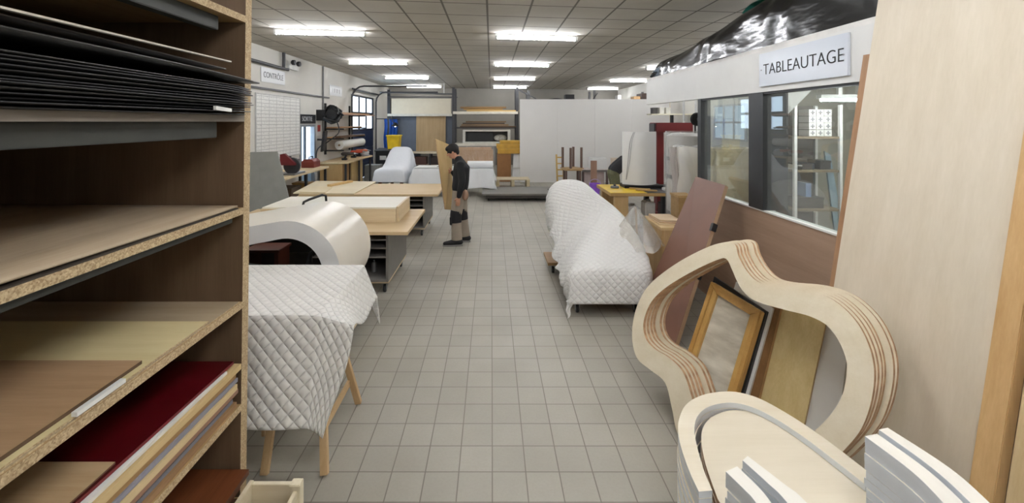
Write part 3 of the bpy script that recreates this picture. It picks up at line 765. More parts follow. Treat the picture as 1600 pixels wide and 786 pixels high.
# tools on farther bench
tools = (('power_drill', 'orange red power drill on the farther wall workbench', 12.9, 'b5482f'), ('power_drill', 'dark power drill on the farther wall workbench', 12.1, '3a332e'), ('power_drill', 'orange power drill nearest the gate on the wall workbench', 13.4, 'c06a4a'))
for nm, lab, y, hc_ in tools:
    d = thing(nm, lab, 'drill', (-4.15, y, .98))
    part('body', MB().tube([V(-4.3, y, 1.16), V(-4.0, y, 1.17)], [.05, .04], 12, round_ends=True), plain(hc_, .45), d)
    part('grip', MB().tube([V(-4.2, y, 1.14), V(-4.24, y, 1.03)], .032, 10), BLACK, d)
    part('battery', MB().box(-4.32, -4.18, y - .05, y + .05, .98, 1.04), BLACK, d, bevel=.006)
    part('chuck', MB().lathe([(.02, 0), (.03, .02), (.012, .08), (.004, .13)], (-3.98, y, 1.17), 12, 'x'), STEEL, d)
hp_ = thing('helmet', 'pale rounded helmet at the far end of the wall workbench', 'helmet', (-4.2, 13.72, .98))
part('shell', MB().ball((-4.15, 13.72, 1.08), .13, (1.1, 1, .95)), plain('b9b9ba', .4), hp_)
part('rim', MB().lathe([(.11, 0), (.16, .003), (.16, .02), (.12, .03)], (-4.15, 13.72, .98), 20), plain('9b9b9c', .5), hp_)
rb = thing('toolbox', 'red metal toolbox standing on the nearer wall bench by the exit door', 'toolbox', (-4.35, 10.1, 1.0))
part('body', MB().box(-4.5, -4.2, 9.9, 10.26, 1.0, 1.14), plain('6d261d', .4), rb, bevel=.005)
part('lid', MB().hexa([V(-4.5, 9.9, 1.142), V(-4.2, 9.9, 1.142), V(-4.26, 9.9, 1.2), V(-4.44, 9.9, 1.2)], (0, .36, 0)), plain('742c22', .4), rb)
part('handle', MB().tube([V(-4.35, 9.98, 1.2), V(-4.35, 9.98, 1.25), V(-4.35, 10.18, 1.25), V(-4.35, 10.18, 1.2)], .012, 8), BLACK, rb)
# wall rack with planks
wr = thing('plank_rack', 'black bracket rack on the left wall holding planks and a roll', 'rack', (WX, 13.2, 1.2))
for y in (12.0, 14.05): part('upright', MB().box(WX, WX + .05, y, y + .06, 1.15, 2.62), BLACK, wr)
for z in (2.3, 1.9, 1.62, 1.28):
    for y in (12.0, 14.05): part('arm', MB().box(WX + .05, WX + .55, y + .005, y + .055, z - .04, z), BLACK, wr)
def plank(y0, y1, x0, x1, z, th, lab, m=None):
    return solo('plank', MB().box(x0, x1, y0, y1, z, z + th), m or wood('c9a47c', 'a57f58', 'y', .6), lab, 'plank', bevel=.002)
plank(11.9, 15.4, -4.7, -4.3, 2.3, .035, 'long pinkish plank lowest on the top arms of the wall rack', wood('c49c80', 'a67c60', 'y', .6))
plank(12.0, 14.9, -4.68, -4.34, 2.338, .03, 'thin plank lying on the long pinkish plank of the wall rack')
plank(11.9, 14.2, -4.7, -4.4, 1.9, .04, 'brown plank on the second arms of the wall rack', wood('a98460', '86623f', 'y', .6))
plank(11.95, 14.2, -4.7, -4.5, 1.62, .035, 'tan plank on the third arms of the wall rack')
plank(12.0, 14.3, -4.48, -4.32, 1.62, .05, 'dark plank beside the tan plank on the wall rack', wood('6c523c', '4d3826', 'y', .6))
rl = thing('paper_roll', 'thick white roll lying on the lowest arms of the wall rack', 'roll', (-4.45, 13.1, 1.28))
part('roll', MB().lathe([(.03, 0), (.13, 0), (.13, 2.1), (.03, 2.1)], (-4.42, 12.15, 1.41), 24, 'y'), plain('dcdad4', .6, var=.03), rl)
part('core', MB().lathe([(.02, 0), (.03, 0), (.03, 2.14), (.02, 2.14)], (-4.42, 12.13, 1.41), 14, 'y'), plain('8a6f50', .7), rl)

# ------------------------------------------------------------------ back of the hall
def bin_(x, y, lab, w=.6, h=1.05):
    t = thing('wheelie_bin', lab, 'bin', (x, y, 0))
    part('body', MB().hexa([V(x - w*.42, y - .26, .08), V(x + w*.42, y - .26, .08), V(x + w*.42, y + .26, .08), V(x - w*.42, y + .26, .08)], (0, 0, h - .12)), plain('1d1e20', .5), t, bevel=.01)
    part('lid', MB().hexa([V(x - w/2, y - .34, h - .04), V(x + w/2, y - .34, h - .04), V(x + w/2, y + .3, h + .02), V(x - w/2, y + .3, h + .02)], (0, 0, .035)), plain('26272a', .45), t, bevel=.006)
    for sx in (-1, 1): part('wheel', MB().lathe([(.03, -.025), (.1, -.025), (.1, .025), (.03, .025)], (x + sx * w * .46, y + .2, .1), 16, 'x'), BLACK, t)
    part('foot', MB().box(x - w*.4, x + w*.4, y - .26, y - .18, 0, .08), BLACK, t)
    part('sticker', MB().box(x - .12, x + .12, y - .268, y - .262, h - .35, h - .2), plain('d9d9d6', .6), t, 'white label on the bin front')
    return t
bin_(-3.95, 15.5, 'black wheeled bin with a white label before the sectional gate')
bin_(-3.25, 15.4, 'second black wheeled bin standing between the gate bin and the draped chair', .62, 1.0)
yx = thing('yellow_crate', 'bright yellow plastic crate standing on top of the back bins', 'crate', (-3.55, 15.45, 1.06))
ypos = 15.45
part('shell', MB().hexa([V(-3.78, ypos - .2, 1.055), V(-3.4, ypos - .2, 1.055), V(-3.36, ypos - .22, 1.58), V(-3.82, ypos - .22, 1.58)], (0, .42, 0)), plain('e2bf1e', .45), yx, bevel=.008)
part('rim', MB().box(-3.84, -3.34, ypos - .25, ypos + .23, 1.56, 1.6), plain('ecc92a', .45), yx, bevel=.006)
part('base_strip', MB().box(-3.76, -3.42, ypos - .225, ypos - .2, 1.06, 1.1), DARK, yx)
# blue sheeting in the corner
bt = MB().grid(lambda u, v: (-4.45 + .55 * u + .02 * math.sin(v * 9), 17.35 + .06 * math.sin(u * 26) * (.4 + v), 2.2 - 1.6 * v), 60, 12)
o = solo('blue_tarpaulin', bt, [plain('1f4f9e', .4, var=.15)], 'bright blue folded tarpaulin hanging in the back corner past the gate', 'tarpaulin', fix=False); solidify(o, .01)
solo('tarpaulin_rail', MB().tube([V(-4.78, 17.35, 2.21), V(-3.8, 17.35, 2.21)], .02, 8), PIPE, 'thin rail carrying the blue tarpaulin on the wall', 'rail')
# tall frame of a second gate with raised section
RY = 17.4
fr2 = thing('gate_portal', 'dark steel frame with cream header across the back left bay', 'gate frame', (-2.9, RY, 0))
for x in (-4.32, -1.62): part('post', MB().box(x, x + .12, RY - .06, RY + .06, 0, 3.42), DARK, fr2)
part('header_panel', MB().box(-4.15, -1.68, RY - .03, RY + .06, 2.4, 3.05), plain('d9cfb8', .6, var=.03), fr2)
part('lower_beam', MB().box(-4.3, -1.55, RY - .12, RY + .02, 2.32, 2.42), plain('cfcabc', .5), fr2)
part('upper_rail', MB().tube([V(-4.6, RY - .2, 3.3), V(-1.5, RY - .2, 3.22)], .03, 8), STEEL, fr2)
part('middle_rail', MB().tube([V(-4.3, RY - .12, 3.12), V(-1.4, RY - .12, 3.1)], .02, 8), PIPE, fr2)
part('ceiling_hanger', MB().box(-1.98, -1.93, RY - .22, RY - .17, 3.22, CEIL), plain('b5b5b0', .5), fr2)
gp = plain('5d6571', .55, var=.06)
solo('slate_sheet', MB().hexa([V(-4.16, RY + .15, 0), V(-2.98, RY + .15, 0), V(-2.98, RY + .25, 2.4), V(-4.16, RY + .25, 2.4)], (0, .03, 0)), gp, 'tall slate grey panel standing in the back left bay beside the brown board', 'panel', smooth=False)
solo('slate_sheet', MB().hexa([V(-1.95, RY + .15, 0), V(-1.62, RY + .15, 0), V(-1.62, RY + .25, 2.4), V(-1.95, RY + .25, 2.4)], (0, .03, 0)), gp, 'narrow slate grey panel standing between the brown board and the rack post', 'panel', smooth=False)
solo('brown_board', MB().hexa([V(-3.15, RY + .06, .86), V(-1.92, RY + .06, .86), V(-1.92, RY + .14, 2.33), V(-3.15, RY + .14, 2.33)], (0, .025, 0)), wood('b99f78', 'a1855c', 'z', .6), 'wide brown board leaning in the back left bay above a low shelf', 'board', smooth=False)
lr = thing('low_rack', 'low rack with a pale top standing under the brown board', 'rack', (-2.5, RY - .2, 0))
part('top_board', MB().box(-3.3, -1.7, RY - .45, RY + .1, .8, .86), plain('cdbfa6', .6), lr)
part('lower_board', MB().box(-3.28, -1.72, RY - .43, RY + .08, .32, .35), plain('8a7a64', .6), lr)
for x in (-3.3, -2.52, -1.75): part('leg', MB().box(x, x + .06, RY - .44, RY - .38, 0, .8).box(x, x + .06, RY + .02, RY + .08, 0, .8), DARK, lr)
for i, (x, w, c_) in enumerate(((-2.9, .5, '4a2d22'), (-2.25, .6, '30231e'))):
    solo('storage_box', MB().box(x - w/2, x + w/2, RY - .4, RY, .35, .66), plain(c_, .6), ('dark reddish box on the low rack nearer the bins', 'blackish box on the low rack nearer the person')[i], 'box', bevel=.006)
# lamp on the bay: small bright work lamp
wl_ = thing('work_lamp', 'small dark work lamp clipped at the top of the slate panel', 'lamp', (-4.0, RY - .1, 1.95))
part('arm', MB().tube([V(-4.1, RY - .1, 2.34), V(-4.08, RY - .16, 2.1), V(-3.98, RY - .22, 2.02)], .02, 8), BLACK, wl_)
part('shade', MB().lathe([(.03, .16), (.06, .14), (.16, 0), (.14, 0)], (-3.95, RY - .24, 1.9), 18), BLACK, wl_)
part('bulb', MB().ball((-3.95, RY - .24, 1.92), .04), emit('fff4dd', 6), wl_)

# storage rack in the middle of the back wall
KY = 15.9
rk = thing('storage_rack', 'black steel storage rack with pale beams holding boards at the back', 'rack', (-.25, KY + .4, 0))
for x in (-1.5, .93):
    for y in (KY, KY + .85): part('upright', MB().box(x, x + .1, y, y + .09, 0, 3.4), DARK, rk)
    part('brace', MB().bar(V(x + .05, KY + .08, .4), V(x + .05, KY + .85, 1.4), .03, .02), DARK, rk)
for z in (1.27, 2.48):
    for y in (KY - .05, KY + .9): part('beam', MB().box(-1.46, 1.0, y, y + .05, z - .1, z), plain('c9c4b6', .5), rk)
    part('deck', MB().box(-1.4, .94, KY, KY + .9, z - .03, z - .005), plain('9c9484', .6), rk)
part('side_bracket', MB().bar(V(1.03, KY, 3.3), V(1.7, KY, 2.95), .04, .04), DARK, rk)
zz = 2.48
for i, (w, th, c1, c2, lab) in enumerate(((2.0, .05, 'd8b878', 'b6924f', 'golden brown plank lowest on the top level of the back rack'), (1.5, .05, 'b08a55', '8d6a3a', 'brown plank second on the top level of the back rack'), (1.75, .06, '8f6c40', '6c4e2a', 'dark brown plank topmost on the back rack'))):
    solo('plank', MB().box(-.95 - .12 * i, -.95 - .12 * i + w, KY + .05, KY + .5, zz, zz + th), wood(c1, c2, 'x', .6), lab, 'plank'); zz += th + .012
# middle level: arms with dark planks and a white open case
part('arm_beam', MB().box(-1.46, 1.0, KY + .55, KY + .6, 1.83, 1.88), DARK, rk); part('arm_beam', MB().box(-1.46, 1.0, KY + .05, KY + .1, 1.83, 1.88), DARK, rk)
zz = 1.88
for i, (x0, x1, th, c1, lab) in enumerate(((-1.2, .95, .05, '5e4630', 'dark plank lowest on the middle arms of the back rack'), (-1.15, .65, .05, '8f724c', 'brown plank second on the middle arms of the back rack'), (-1.1, .5, .045, '3f3022', 'nearly black plank third on the middle arms of the back rack'), (-.98, .55, .05, '7d6240', 'worn brown plank topmost on the middle arms of the back rack'))):
    solo('plank', MB().box(x0, x1, KY + .02, KY + .55, zz, zz + th), wood(c1, '3a2a1c', 'x', .6), lab, 'plank'); zz += th + .012
cs = thing('display_case', 'open white framed case standing on the lower deck of the back rack', 'case', (-.2, KY + .3, 1.27))
for x0, x1, z0, z1 in ((-1.1, .72, 1.27, 1.32), (-1.1, .72, 1.72, 1.78), (-1.1, -1.0, 1.32, 1.72), (.62, .72, 1.32, 1.72)):
    part('frame_bar', MB().box(x0, x1, KY + .05, KY + .55, z0, z1), plain('c4c1b8', .5), cs)
part('back_panel', MB().box(-1.0, .62, KY + .53, KY + .55, 1.32, 1.72), plain('5a5650', .6), cs)
part('dark_insert', MB().box(-.98, .05, KY + .3, KY + .4, 1.32, 1.68), plain('1a1a1a', .5), cs)
wp = MB().ball((.34, KY + .3, 1.46), .16, (1.6, 1, .85))
solo('wrapped_parcel', wp, [plain('a8a49a', .25, var=.35, scale=14)], 'shiny plastic wrapped parcel inside the white case on the back rack', 'parcel')
# golden boxes and carton
gm = plain('c89a35', .5, var=.12)
bx = [(.22, 1.02, .98, 1.16, 'gold coloured flat box lowest in the pile by the rack post'), (.18, .98, 1.17, 1.3, 'gold coloured flat box second in the pile by the rack post'), (.3, 1.08, 1.31, 1.42, 'gold coloured flat box third in the pile by the rack post')]
YC = 14.6
cb = thing('cardboard_carton', 'tall brown cardboard carton under the gold boxes at the back', 'carton', (.5, YC, 0))
part('body', MB().box(.2, .68, YC, YC + .6, 0, .965), plain('94693f', .75, var=.08), cb, bevel=.004)
part('flap', MB().box(.2, .68, YC, YC + .29, .965, .972), plain('a4784a', .75), cb); part('flap', MB().box(.2, .68, YC + .31, YC + .6, .965, .972), plain('a4784a', .75), cb)
for x0, x1, z0, z1, lab in bx:
    t = thing('gold_box', lab, 'box', ((x0 + x1) / 2, YC + .3, z0))
    part('body', MB().box(x0, x1, YC + .02, YC + .6, z0 - .005, z1 - .035), gm, t, bevel=.004)
    part('lid', MB().box(x0 - .012, x1 + .012, YC, YC + .62, z1 - .035, z1), plain('d7ab4a', .5), t, bevel=.004)
wr_ = thing('wrapped_sheet', 'tall white wrapped panel leaning beside the cardboard carton', 'panel', (.85, YC, 0))
part('panel', MB().hexa([V(.72, YC - .1, .0), V(.98, YC - .1, .0), V(1.02, YC + .15, 1.0), V(.78, YC + .15, 1.0)], (0, .06, 0)), plain('d5d5d2', .4, var=.06), wr_, bevel=.01)
part('tape', MB().hexa([V(.735, YC - .025, .45), V(.99, YC - .025, .45), V(.993, YC - .015, .5), V(.738, YC - .015, .5)], (0, .02, 0)), plain('b9b7ae', .3), wr_)

# draped central table with wrapped panels
dt = thing('trestle_table', 'long table hidden under the white cloth behind the person', 'table', (-1.15, 12.2, 0))
part('top', MB().box(-2.18, .02, 11.7, 12.7, .7, .75), PLY(), dt)
for x in (-2.1, -.15):
    for y in (11.8, 12.55): part('leg', MB().box(x, x + .07, y, y + .07, 0, .7), DARK, dt)
Q2 = MB().grid(drape_fn(-2.2, .04, 11.68, 12.72, .765, .55, .42, .3, .4, .1, .06, .03, 3, .2), 120, 70, uv=lambda u, v: (u * 3, v * 2))
o = solo('white_dust_sheet', Q2, [cloth('e4e5e6')], 'white dust sheet draped over the long back table behind the person', 'cloth', fix=False); solidify(o, .006)
wpp = thing('wrapped_board_bundle', 'tan boards wrapped in clear film standing on the draped back table', 'boards', (-.35, 12.4, .78))
part('board', MB().box(-.98, .0, 12.45, 12.52, .785, 1.33), wood('c9a27c', 'b28a62', 'x', .55), wpp)
part('board', MB().box(-.92, .05, 12.38, 12.43, .785, 1.27), wood('c09a74', 'a8815a', 'x', .55), wpp)
fl = MB().grid(lambda u, v: (-1.05 + 1.16 * u, 12.33 + .03 * math.sin(u * 23 + v * 6) + .02 * math.sin(u * 51) - .1 * (1 - abs(2 * v - 1)) * .2, .785 + .58 * v + .01 * math.sin(u * 19)), 70, 30)
part('film', fl, [clear(.1, 'f4f2ec', .08, .1, 1.0)], wpp, fix=False)
wrl = thing('white_roll', 'white padded roll lying on the draped back table beside the person', 'roll', (-.35, 11.9, .785))
part('roll', MB().lathe([(.03, 0), (.1, .002), (.1, .72), (.03, .722)], (-.68, 11.86, .88), 20, 'x'), plain('e7e8ea', .6, var=.02), wrl)
part('core', MB().lathe([(.015, -.01), (.03, -.01), (.03, .735), (.015, .735)], (-.68, 11.86, .88), 14, 'x'), plain('c9c7c0', .6), wrl)
pp = [(-1.95, .65, 'e9e9e6', 'large white sheet lying on the draped table left of the person'), (-1.45, .42, '55524e', 'dark folded sheet on the draped table beside the person')]
solo('paper_sheet', MB().hexa([V(-2.2, 11.8, .79), V(-1.25, 11.75, .79), V(-1.15, 12.3, .8), V(-2.15, 12.35, .79)], (0, 0, .012)), WHITEP, 'large white sheet lying on the draped back table beside the draped chair', 'sheet')
solo('folded_sheet', MB().hexa([V(-1.55, 11.85, .81), V(-1.0, 11.9, .84), V(-1.05, 12.2, .85), V(-1.3, 12.2, .82)], (0, 0, .015)), plain('6a655e', .6), 'dark folded sheet on the draped back table beside the plywood board', 'sheet')

# loft-draped shapes
def loft(name, label, sections, mat, n=90, group=None, fold=.03, seed=1, exp=.42, uvscale=1):
    """sections: (Y, xl, xr, zb, zt, lean) along the depth axis, interpolated smoothly"""
    S = [V(*s[:3]) for s in sections]; Z = [V(s[3], s[4], s[5] if len(s) > 5 else 0) for s in sections]; E = [V(s[6] if len(s) > 6 else exp, s[7] if len(s) > 7 else (s[6] if len(s) > 6 else exp), 0) for s in sections]
    A = spline(S, 8, False); B = spline(Z, 8, False); EX = spline(E, 8, False); m = len(A)
    def fn(u, v):
        j = min(m - 1, int(round(v * (m - 1)))); y, xl, xr = A[j]; zb, zt, ln = B[j]
        th = PI * (1 - u); c, s_ = math.cos(th), max(0, math.sin(th)); ex = EX[j].x if c < 0 else EX[j].y
        xx = (xl + xr) / 2 + (xr - xl) / 2 * math.copysign(abs(c) ** ex, c) + ln * abs(s_) ** ex
        hz = abs(s_) ** ex
        zz = zb + max(.003, zt - zb) * hz
        k = (1 - hz)
        f = fold * (.3 + k) * math.sin(13 * y + 5 * zz * (1 if u < .5 else -1) + seed) + fold * .5 * math.sin(29 * y + seed * 2 + 9 * zz) * (.2 + k)
        xx += math.copysign(f, -c) * (1 if abs(c) > .2 else abs(c) * 5)
        zz += .012 * k * math.sin(8 * y + seed)
        return (xx, y + .02 * math.sin(9 * xx + seed) * k, zz)
    mb = MB().grid(fn, n, m)
    o = solo(name, mb, [mat], label, 'cloth', group, fix=False); solidify(o, .007)
    m_ = o.modifiers.new('Smooth', 'CORRECTIVE_SMOOTH') if False else None
    return o
# left covered chair shape
cv = thing('covered_bench', 'low upholstered bench hidden under a white cover at the back left', 'bench', (-2.75, 12.3, 0))
part('seat', MB().box(-3.18, -2.46, 11.6, 13.15, .5, .66), plain('8d5a48', .6), cv, bevel=.02)
for x in (-3.15, -2.55):
    for y in (11.65, 13.05): part('leg', MB().box(x, x + .08, y, y + .08, 0, .55), wood('7a3d2b', '572818', 'z', .5), cv)
part('backrest', MB().box(-2.95, -2.55, 12.6, 12.75, .66, 1.12), plain('8d5a48', .6), cv, bevel=.02)
loft('white_dust_sheet', 'white dust sheet over a hump backed bench at the back left before the bins', [(11.52, -3.27, -2.36, .42, .42), (11.53, -3.27, -2.36, .42, .76), (11.75, -3.28, -2.36, .35, .8), (12.05, -3.2, -2.34, .28, .86), (12.35, -3.12, -2.33, .24, 1.2), (12.62, -3.1, -2.33, .24, 1.33), (12.95, -3.12, -2.35, .24, 1.15), (13.25, -3.2, -2.36, .26, .75), (13.3, -3.2, -2.36, .26, .3)], cloth('e6e9ee'), fold=.025, seed=2)

# low grey platform
pl = thing('low_platform', 'long low grey platform on castors in the middle of the hall', 'platform', (.85, 11.5, 0))
part('deck', MB().box(-.25, 1.98, 10.9, 12.1, .17, .215), plain('77756f', .5, var=.06), pl, bevel=.003)
part('front_skirt', MB().box(-.15, 1.9, 10.98, 11.02, .08, .17), plain('4d4843', .6), pl)
part('back_skirt', MB().box(-.15, 1.9, 11.98, 12.02, .08, .17), plain('4d4843', .6), pl)
for x in (-.08, .9, 1.82):
    for y in (11.1, 11.9): caster(pl, x, y, .17, .055)
solo('black_rag', MB().grid(lambda u, v: (1.55 + .6 * u, 11.35 + .3 * v + .03 * math.sin(7 * u), .222 + .05 * math.sin(PI * u) * math.sin(PI * v) * (1 + .5 * math.sin(15 * u))), 24, 14), [plain('1c1b1d', .8)], 'crumpled black rag lying on the low grey platform', 'rag')
w3 = thing('pale_pallet', 'pale low wooden pallet behind the low grey platform by the carton', 'pallet', (.7, 13.4, 0))
for k in range(5): part('deck_board', MB().box(.15, 1.2, 13.1 + k * .13, 13.2 + k * .13, .26, .285), wood('d8cbb0', 'bfae8c', 'x', .6), w3)
for x in (.15, .62, 1.1): part('bearer', MB().box(x, x + .1, 13.1, 13.72, 0, .26), wood('cdbf9f', 'b09f78', 'y', .6), w3)

# big white partition panel
wp2 = thing('freestanding_screen', 'large freestanding white panel wall across the back right', 'panel wall', (3.5, 14.3, 0))
for i in range(4):
    xa = .97 + 1.28 * i
    part('board', MB().box(xa, xa + 1.277, 14.3, 14.33, .02, 2.86), plain('dedcd8', .45, var=.015, scale=2), wp2, bevel=.002)
for i in range(5): part('rear_stud', MB().box(.98 + 1.27 * i, 1.04 + 1.27 * i, 14.33, 14.4, .0, 2.84), PLY('z'), wp2)
for i in (0, 4): part('foot', MB().box(.98 + 1.27 * i, 1.05 + 1.27 * i, 14.4, 14.9, 0, .06), PLY('y'), wp2)
# rack above it
rk2 = thing('storage_rack', 'dark storage rack rising behind the large white panel wall', 'rack', (3.6, 16.6, 0))
for x in (1.4, 3.95, 6.1):
    for y in (16.2, 17.0): part('upright', MB().box(x, x + .08, y, y + .08, 0, 3.3), plain('5c5c5c', .5), rk2)
for y in (16.18, 17.02): part('beam', MB().box(1.4, 6.18, y, y + .05, 2.72, 2.8), DARK, rk2)
part('deck', MB().box(1.42, 6.16, 16.23, 17.02, 2.8, 2.82), plain('6d665a', .7), rk2)
part('brace', MB().bar(V(3.6, 16.17, 2.5), V(4.1, 16.17, 3.2), .04, .03), DARK, rk2)
solo('dark_bundle', MB().grid(lambda u, v: (2.0 + 1.1 * u, 16.35 + .5 * v, 2.825 + .2 * math.sin(PI * u) ** .6 * math.sin(PI * v) ** .5), 24, 14), [plain('2a2a2b', .7)], 'low dark bundle on the rack behind the white panel wall', 'bundle')
solo('dark_box', MB().box(2.9, 3.25, 16.4, 16.8, 2.822, 3.16), plain('232324', .6), 'black box beside the low dark bundle on the high rack', 'box', bevel=.01)
solo('white_upright_board', MB().box(4.92, 5.05, 16.3, 16.7, 2.822, 3.12), WHITEP, 'narrow white board standing on the high rack behind the panel wall', 'board')
solo('brown_carton', MB().box(5.55, 5.8, 16.3, 16.7, 2.822, 3.08), plain('a08058', .7), 'brown carton on the high rack next to the dark chest', 'carton', bevel=.005)
solo('dark_chest', MB().box(5.85, 6.15, 16.3, 16.9, 2.822, 3.2), plain('3a2c26', .6), 'dark brown chest at the end of the high rack by the booth', 'chest', bevel=.01)
# upturned stool on stool, wooden frame, table
BW = wood('7d6659', '5d483e', 'z', .5)
def stool(x, y, z0, up, lab):
    t = thing('stool', lab, 'stool', (x, y, z0)); h = .64
    sz = z0 + (h if up else 0)
    part('seat', MB().box(x - .27, x + .27, y - .24, y + .24, sz - (.035 if up else 0), sz + (0 if up else .035)), wood('c9ab80', 'ab8a5c', 'x', .5), t, bevel=.004)
    for sx in (-1, 1):
        for sy in (-1, 1):
            xx, yy = x + sx * .21, y + sy * .19
            part('leg', MB().box(xx - .028, xx + .028, yy - .028, yy + .028, z0 if up else z0 + .035, (sz - .035) if up else z0 + h + .02), BW, t, bevel=.003)
    return t
SX, SY = 2.48, 12.9
stool(SX, SY, 0, True, 'brown legged stool standing upright before the white panel wall')
stool(SX, SY, .642, False, 'brown stool turned upside down on another stool, legs in the air').rotation_euler.z = .5
fl_ = thing('wooden_ladder', 'pale yellow wooden ladder frame leaning beside the stacked stools', 'frame', (2.1, 13.1, 0))
for x in (2.06, 2.26): part('rail', MB().bar(V(x, 13.05, .01), V(x, 13.3, 1.05), .05, .035, (0, 1, 0)), wood('d9b878', 'bd974f', 'z', .5), fl_)
for k in range(5): part('rung', MB().bar(V(2.06, 13.09 + .045 * k, .2 + .19 * k), V(2.26, 13.09 + .045 * k, .2 + .19 * k), .03, .04), wood('d9b878', 'bd974f', 'x', .5), fl_)
tb = thing('metal_frame_table', 'light table with grey metal frame beside the stacked stools', 'table', (3.2, 13.1, 0))
part('rail', MB().box(2.8, 3.6, 12.92, 12.97, .54, .6), plain('7a7470', .4), tb)
part('rail', MB().box(2.8, 3.6, 13.4, 13.45, .54, .6), plain('7a7470', .4), tb)
for x in (2.8, 3.54):
    for y in (12.92, 13.39): part('leg', MB().box(x, x + .06, y, y + .06, 0, .54), plain('5b4a46', .5), tb)
part('tabletop', MB().box(2.78, 3.62, 12.9, 13.47, .6, .62), plain('cfc5c2', .5), tb)
part('lower_panel', MB().box(2.88, 3.52, 13.1, 13.12, .02, .52), plain('cdbcb8', .5), tb)
solo('white_box', MB().box(3.1, 3.58, 12.98, 13.4, .622, .96), plain('dcdcda', .5, var=.03), 'white box standing on the metal framed table', 'box', bevel=.01)
solo('brown_upright_board', MB().box(2.98, 3.16, 12.55, 12.6, 0, .92), wood('a98873', '8c6a55', 'z', .55), 'narrow brown board standing upright before the metal framed table', 'board', bevel=.003)
pbk = thing('purple_bucket', 'translucent purple plastic bucket on the floor before the metal table', 'bucket', (3.05, 12.1, 0))
part('pail', MB().lathe([(.10, 0), (.12, .0), (.16, .3), (.165, .31), (.15, .31), (.11, .02)], (2.99, 12.1, 0), 22), plain('9a62d8', .35), pbk)
part('handle', MB().tube([V(2.99 + .16 * math.cos(a), 12.1, .3 + .13 * math.sin(a)) for a in [PI * k / 10 for k in range(11)]], .008, 6), plain('c9b8e8', .4), pbk)
solo('beige_side_panel', MB().box(3.68, 3.95, 12.9, 12.94, 0, .98), plain('d2c2ae', .6), 'beige panel standing behind the bending person', 'panel', bevel=.004)

# ------------------------------------------------------------------ people
SKIN = plain('c89478', .5, var=.05)
def remesh(o, size=.009, smooth=6):
    m = o.modifiers.new('Remesh', 'REMESH'); m.mode = 'VOXEL'; m.voxel_size = size; m.use_smooth_shade = True
    s_ = o.modifiers.new('Smooth', 'SMOOTH'); s_.factor = .5; s_.iterations = smooth
def hand(mb, wrist, d, side, curl=.5):
    """palm, four fingers and a thumb; d = pointing direction, side = towards the thumb"""
    d = Vector(d).normalized(); s_ = Vector(side); s_ = (s_ - d * s_.dot(d)).normalized(); n = d.cross(s_)
    for k in range(4):
        o = s_ * (.028 - .0185 * k)
        mb.tube([wrist + o * .5, wrist + o + d * .085], [.015, .0135], 8, round_ends=True)
        L = (.068, .078, .072, .056)[k]; b = wrist + o * 1.1 + d * .088
        c1 = b + (d * math.cos(curl * .5) + n * math.sin(curl * .5)) * L * .5
        c2 = c1 + (d * math.cos(curl) + n * math.sin(curl)) * L * .35
        c3 = c2 + (d * math.cos(curl * 1.6) + n * math.sin(curl * 1.6)) * L * .3
        mb.tube([b, c1, c2, c3], [.0098, .009, .0085, .0075], 8, round_ends=True)
    t0 = wrist + s_ * .02 + d * .025; t1 = t0 + (s_ * .8 + d * .6 + n * .3).normalized() * .04; t2 = t1 + (s_ * .25 + d + n * .4).normalized() * .035
    mb.tube([t0, t1, t2], [.013, .011, .009], 8, round_ends=True)
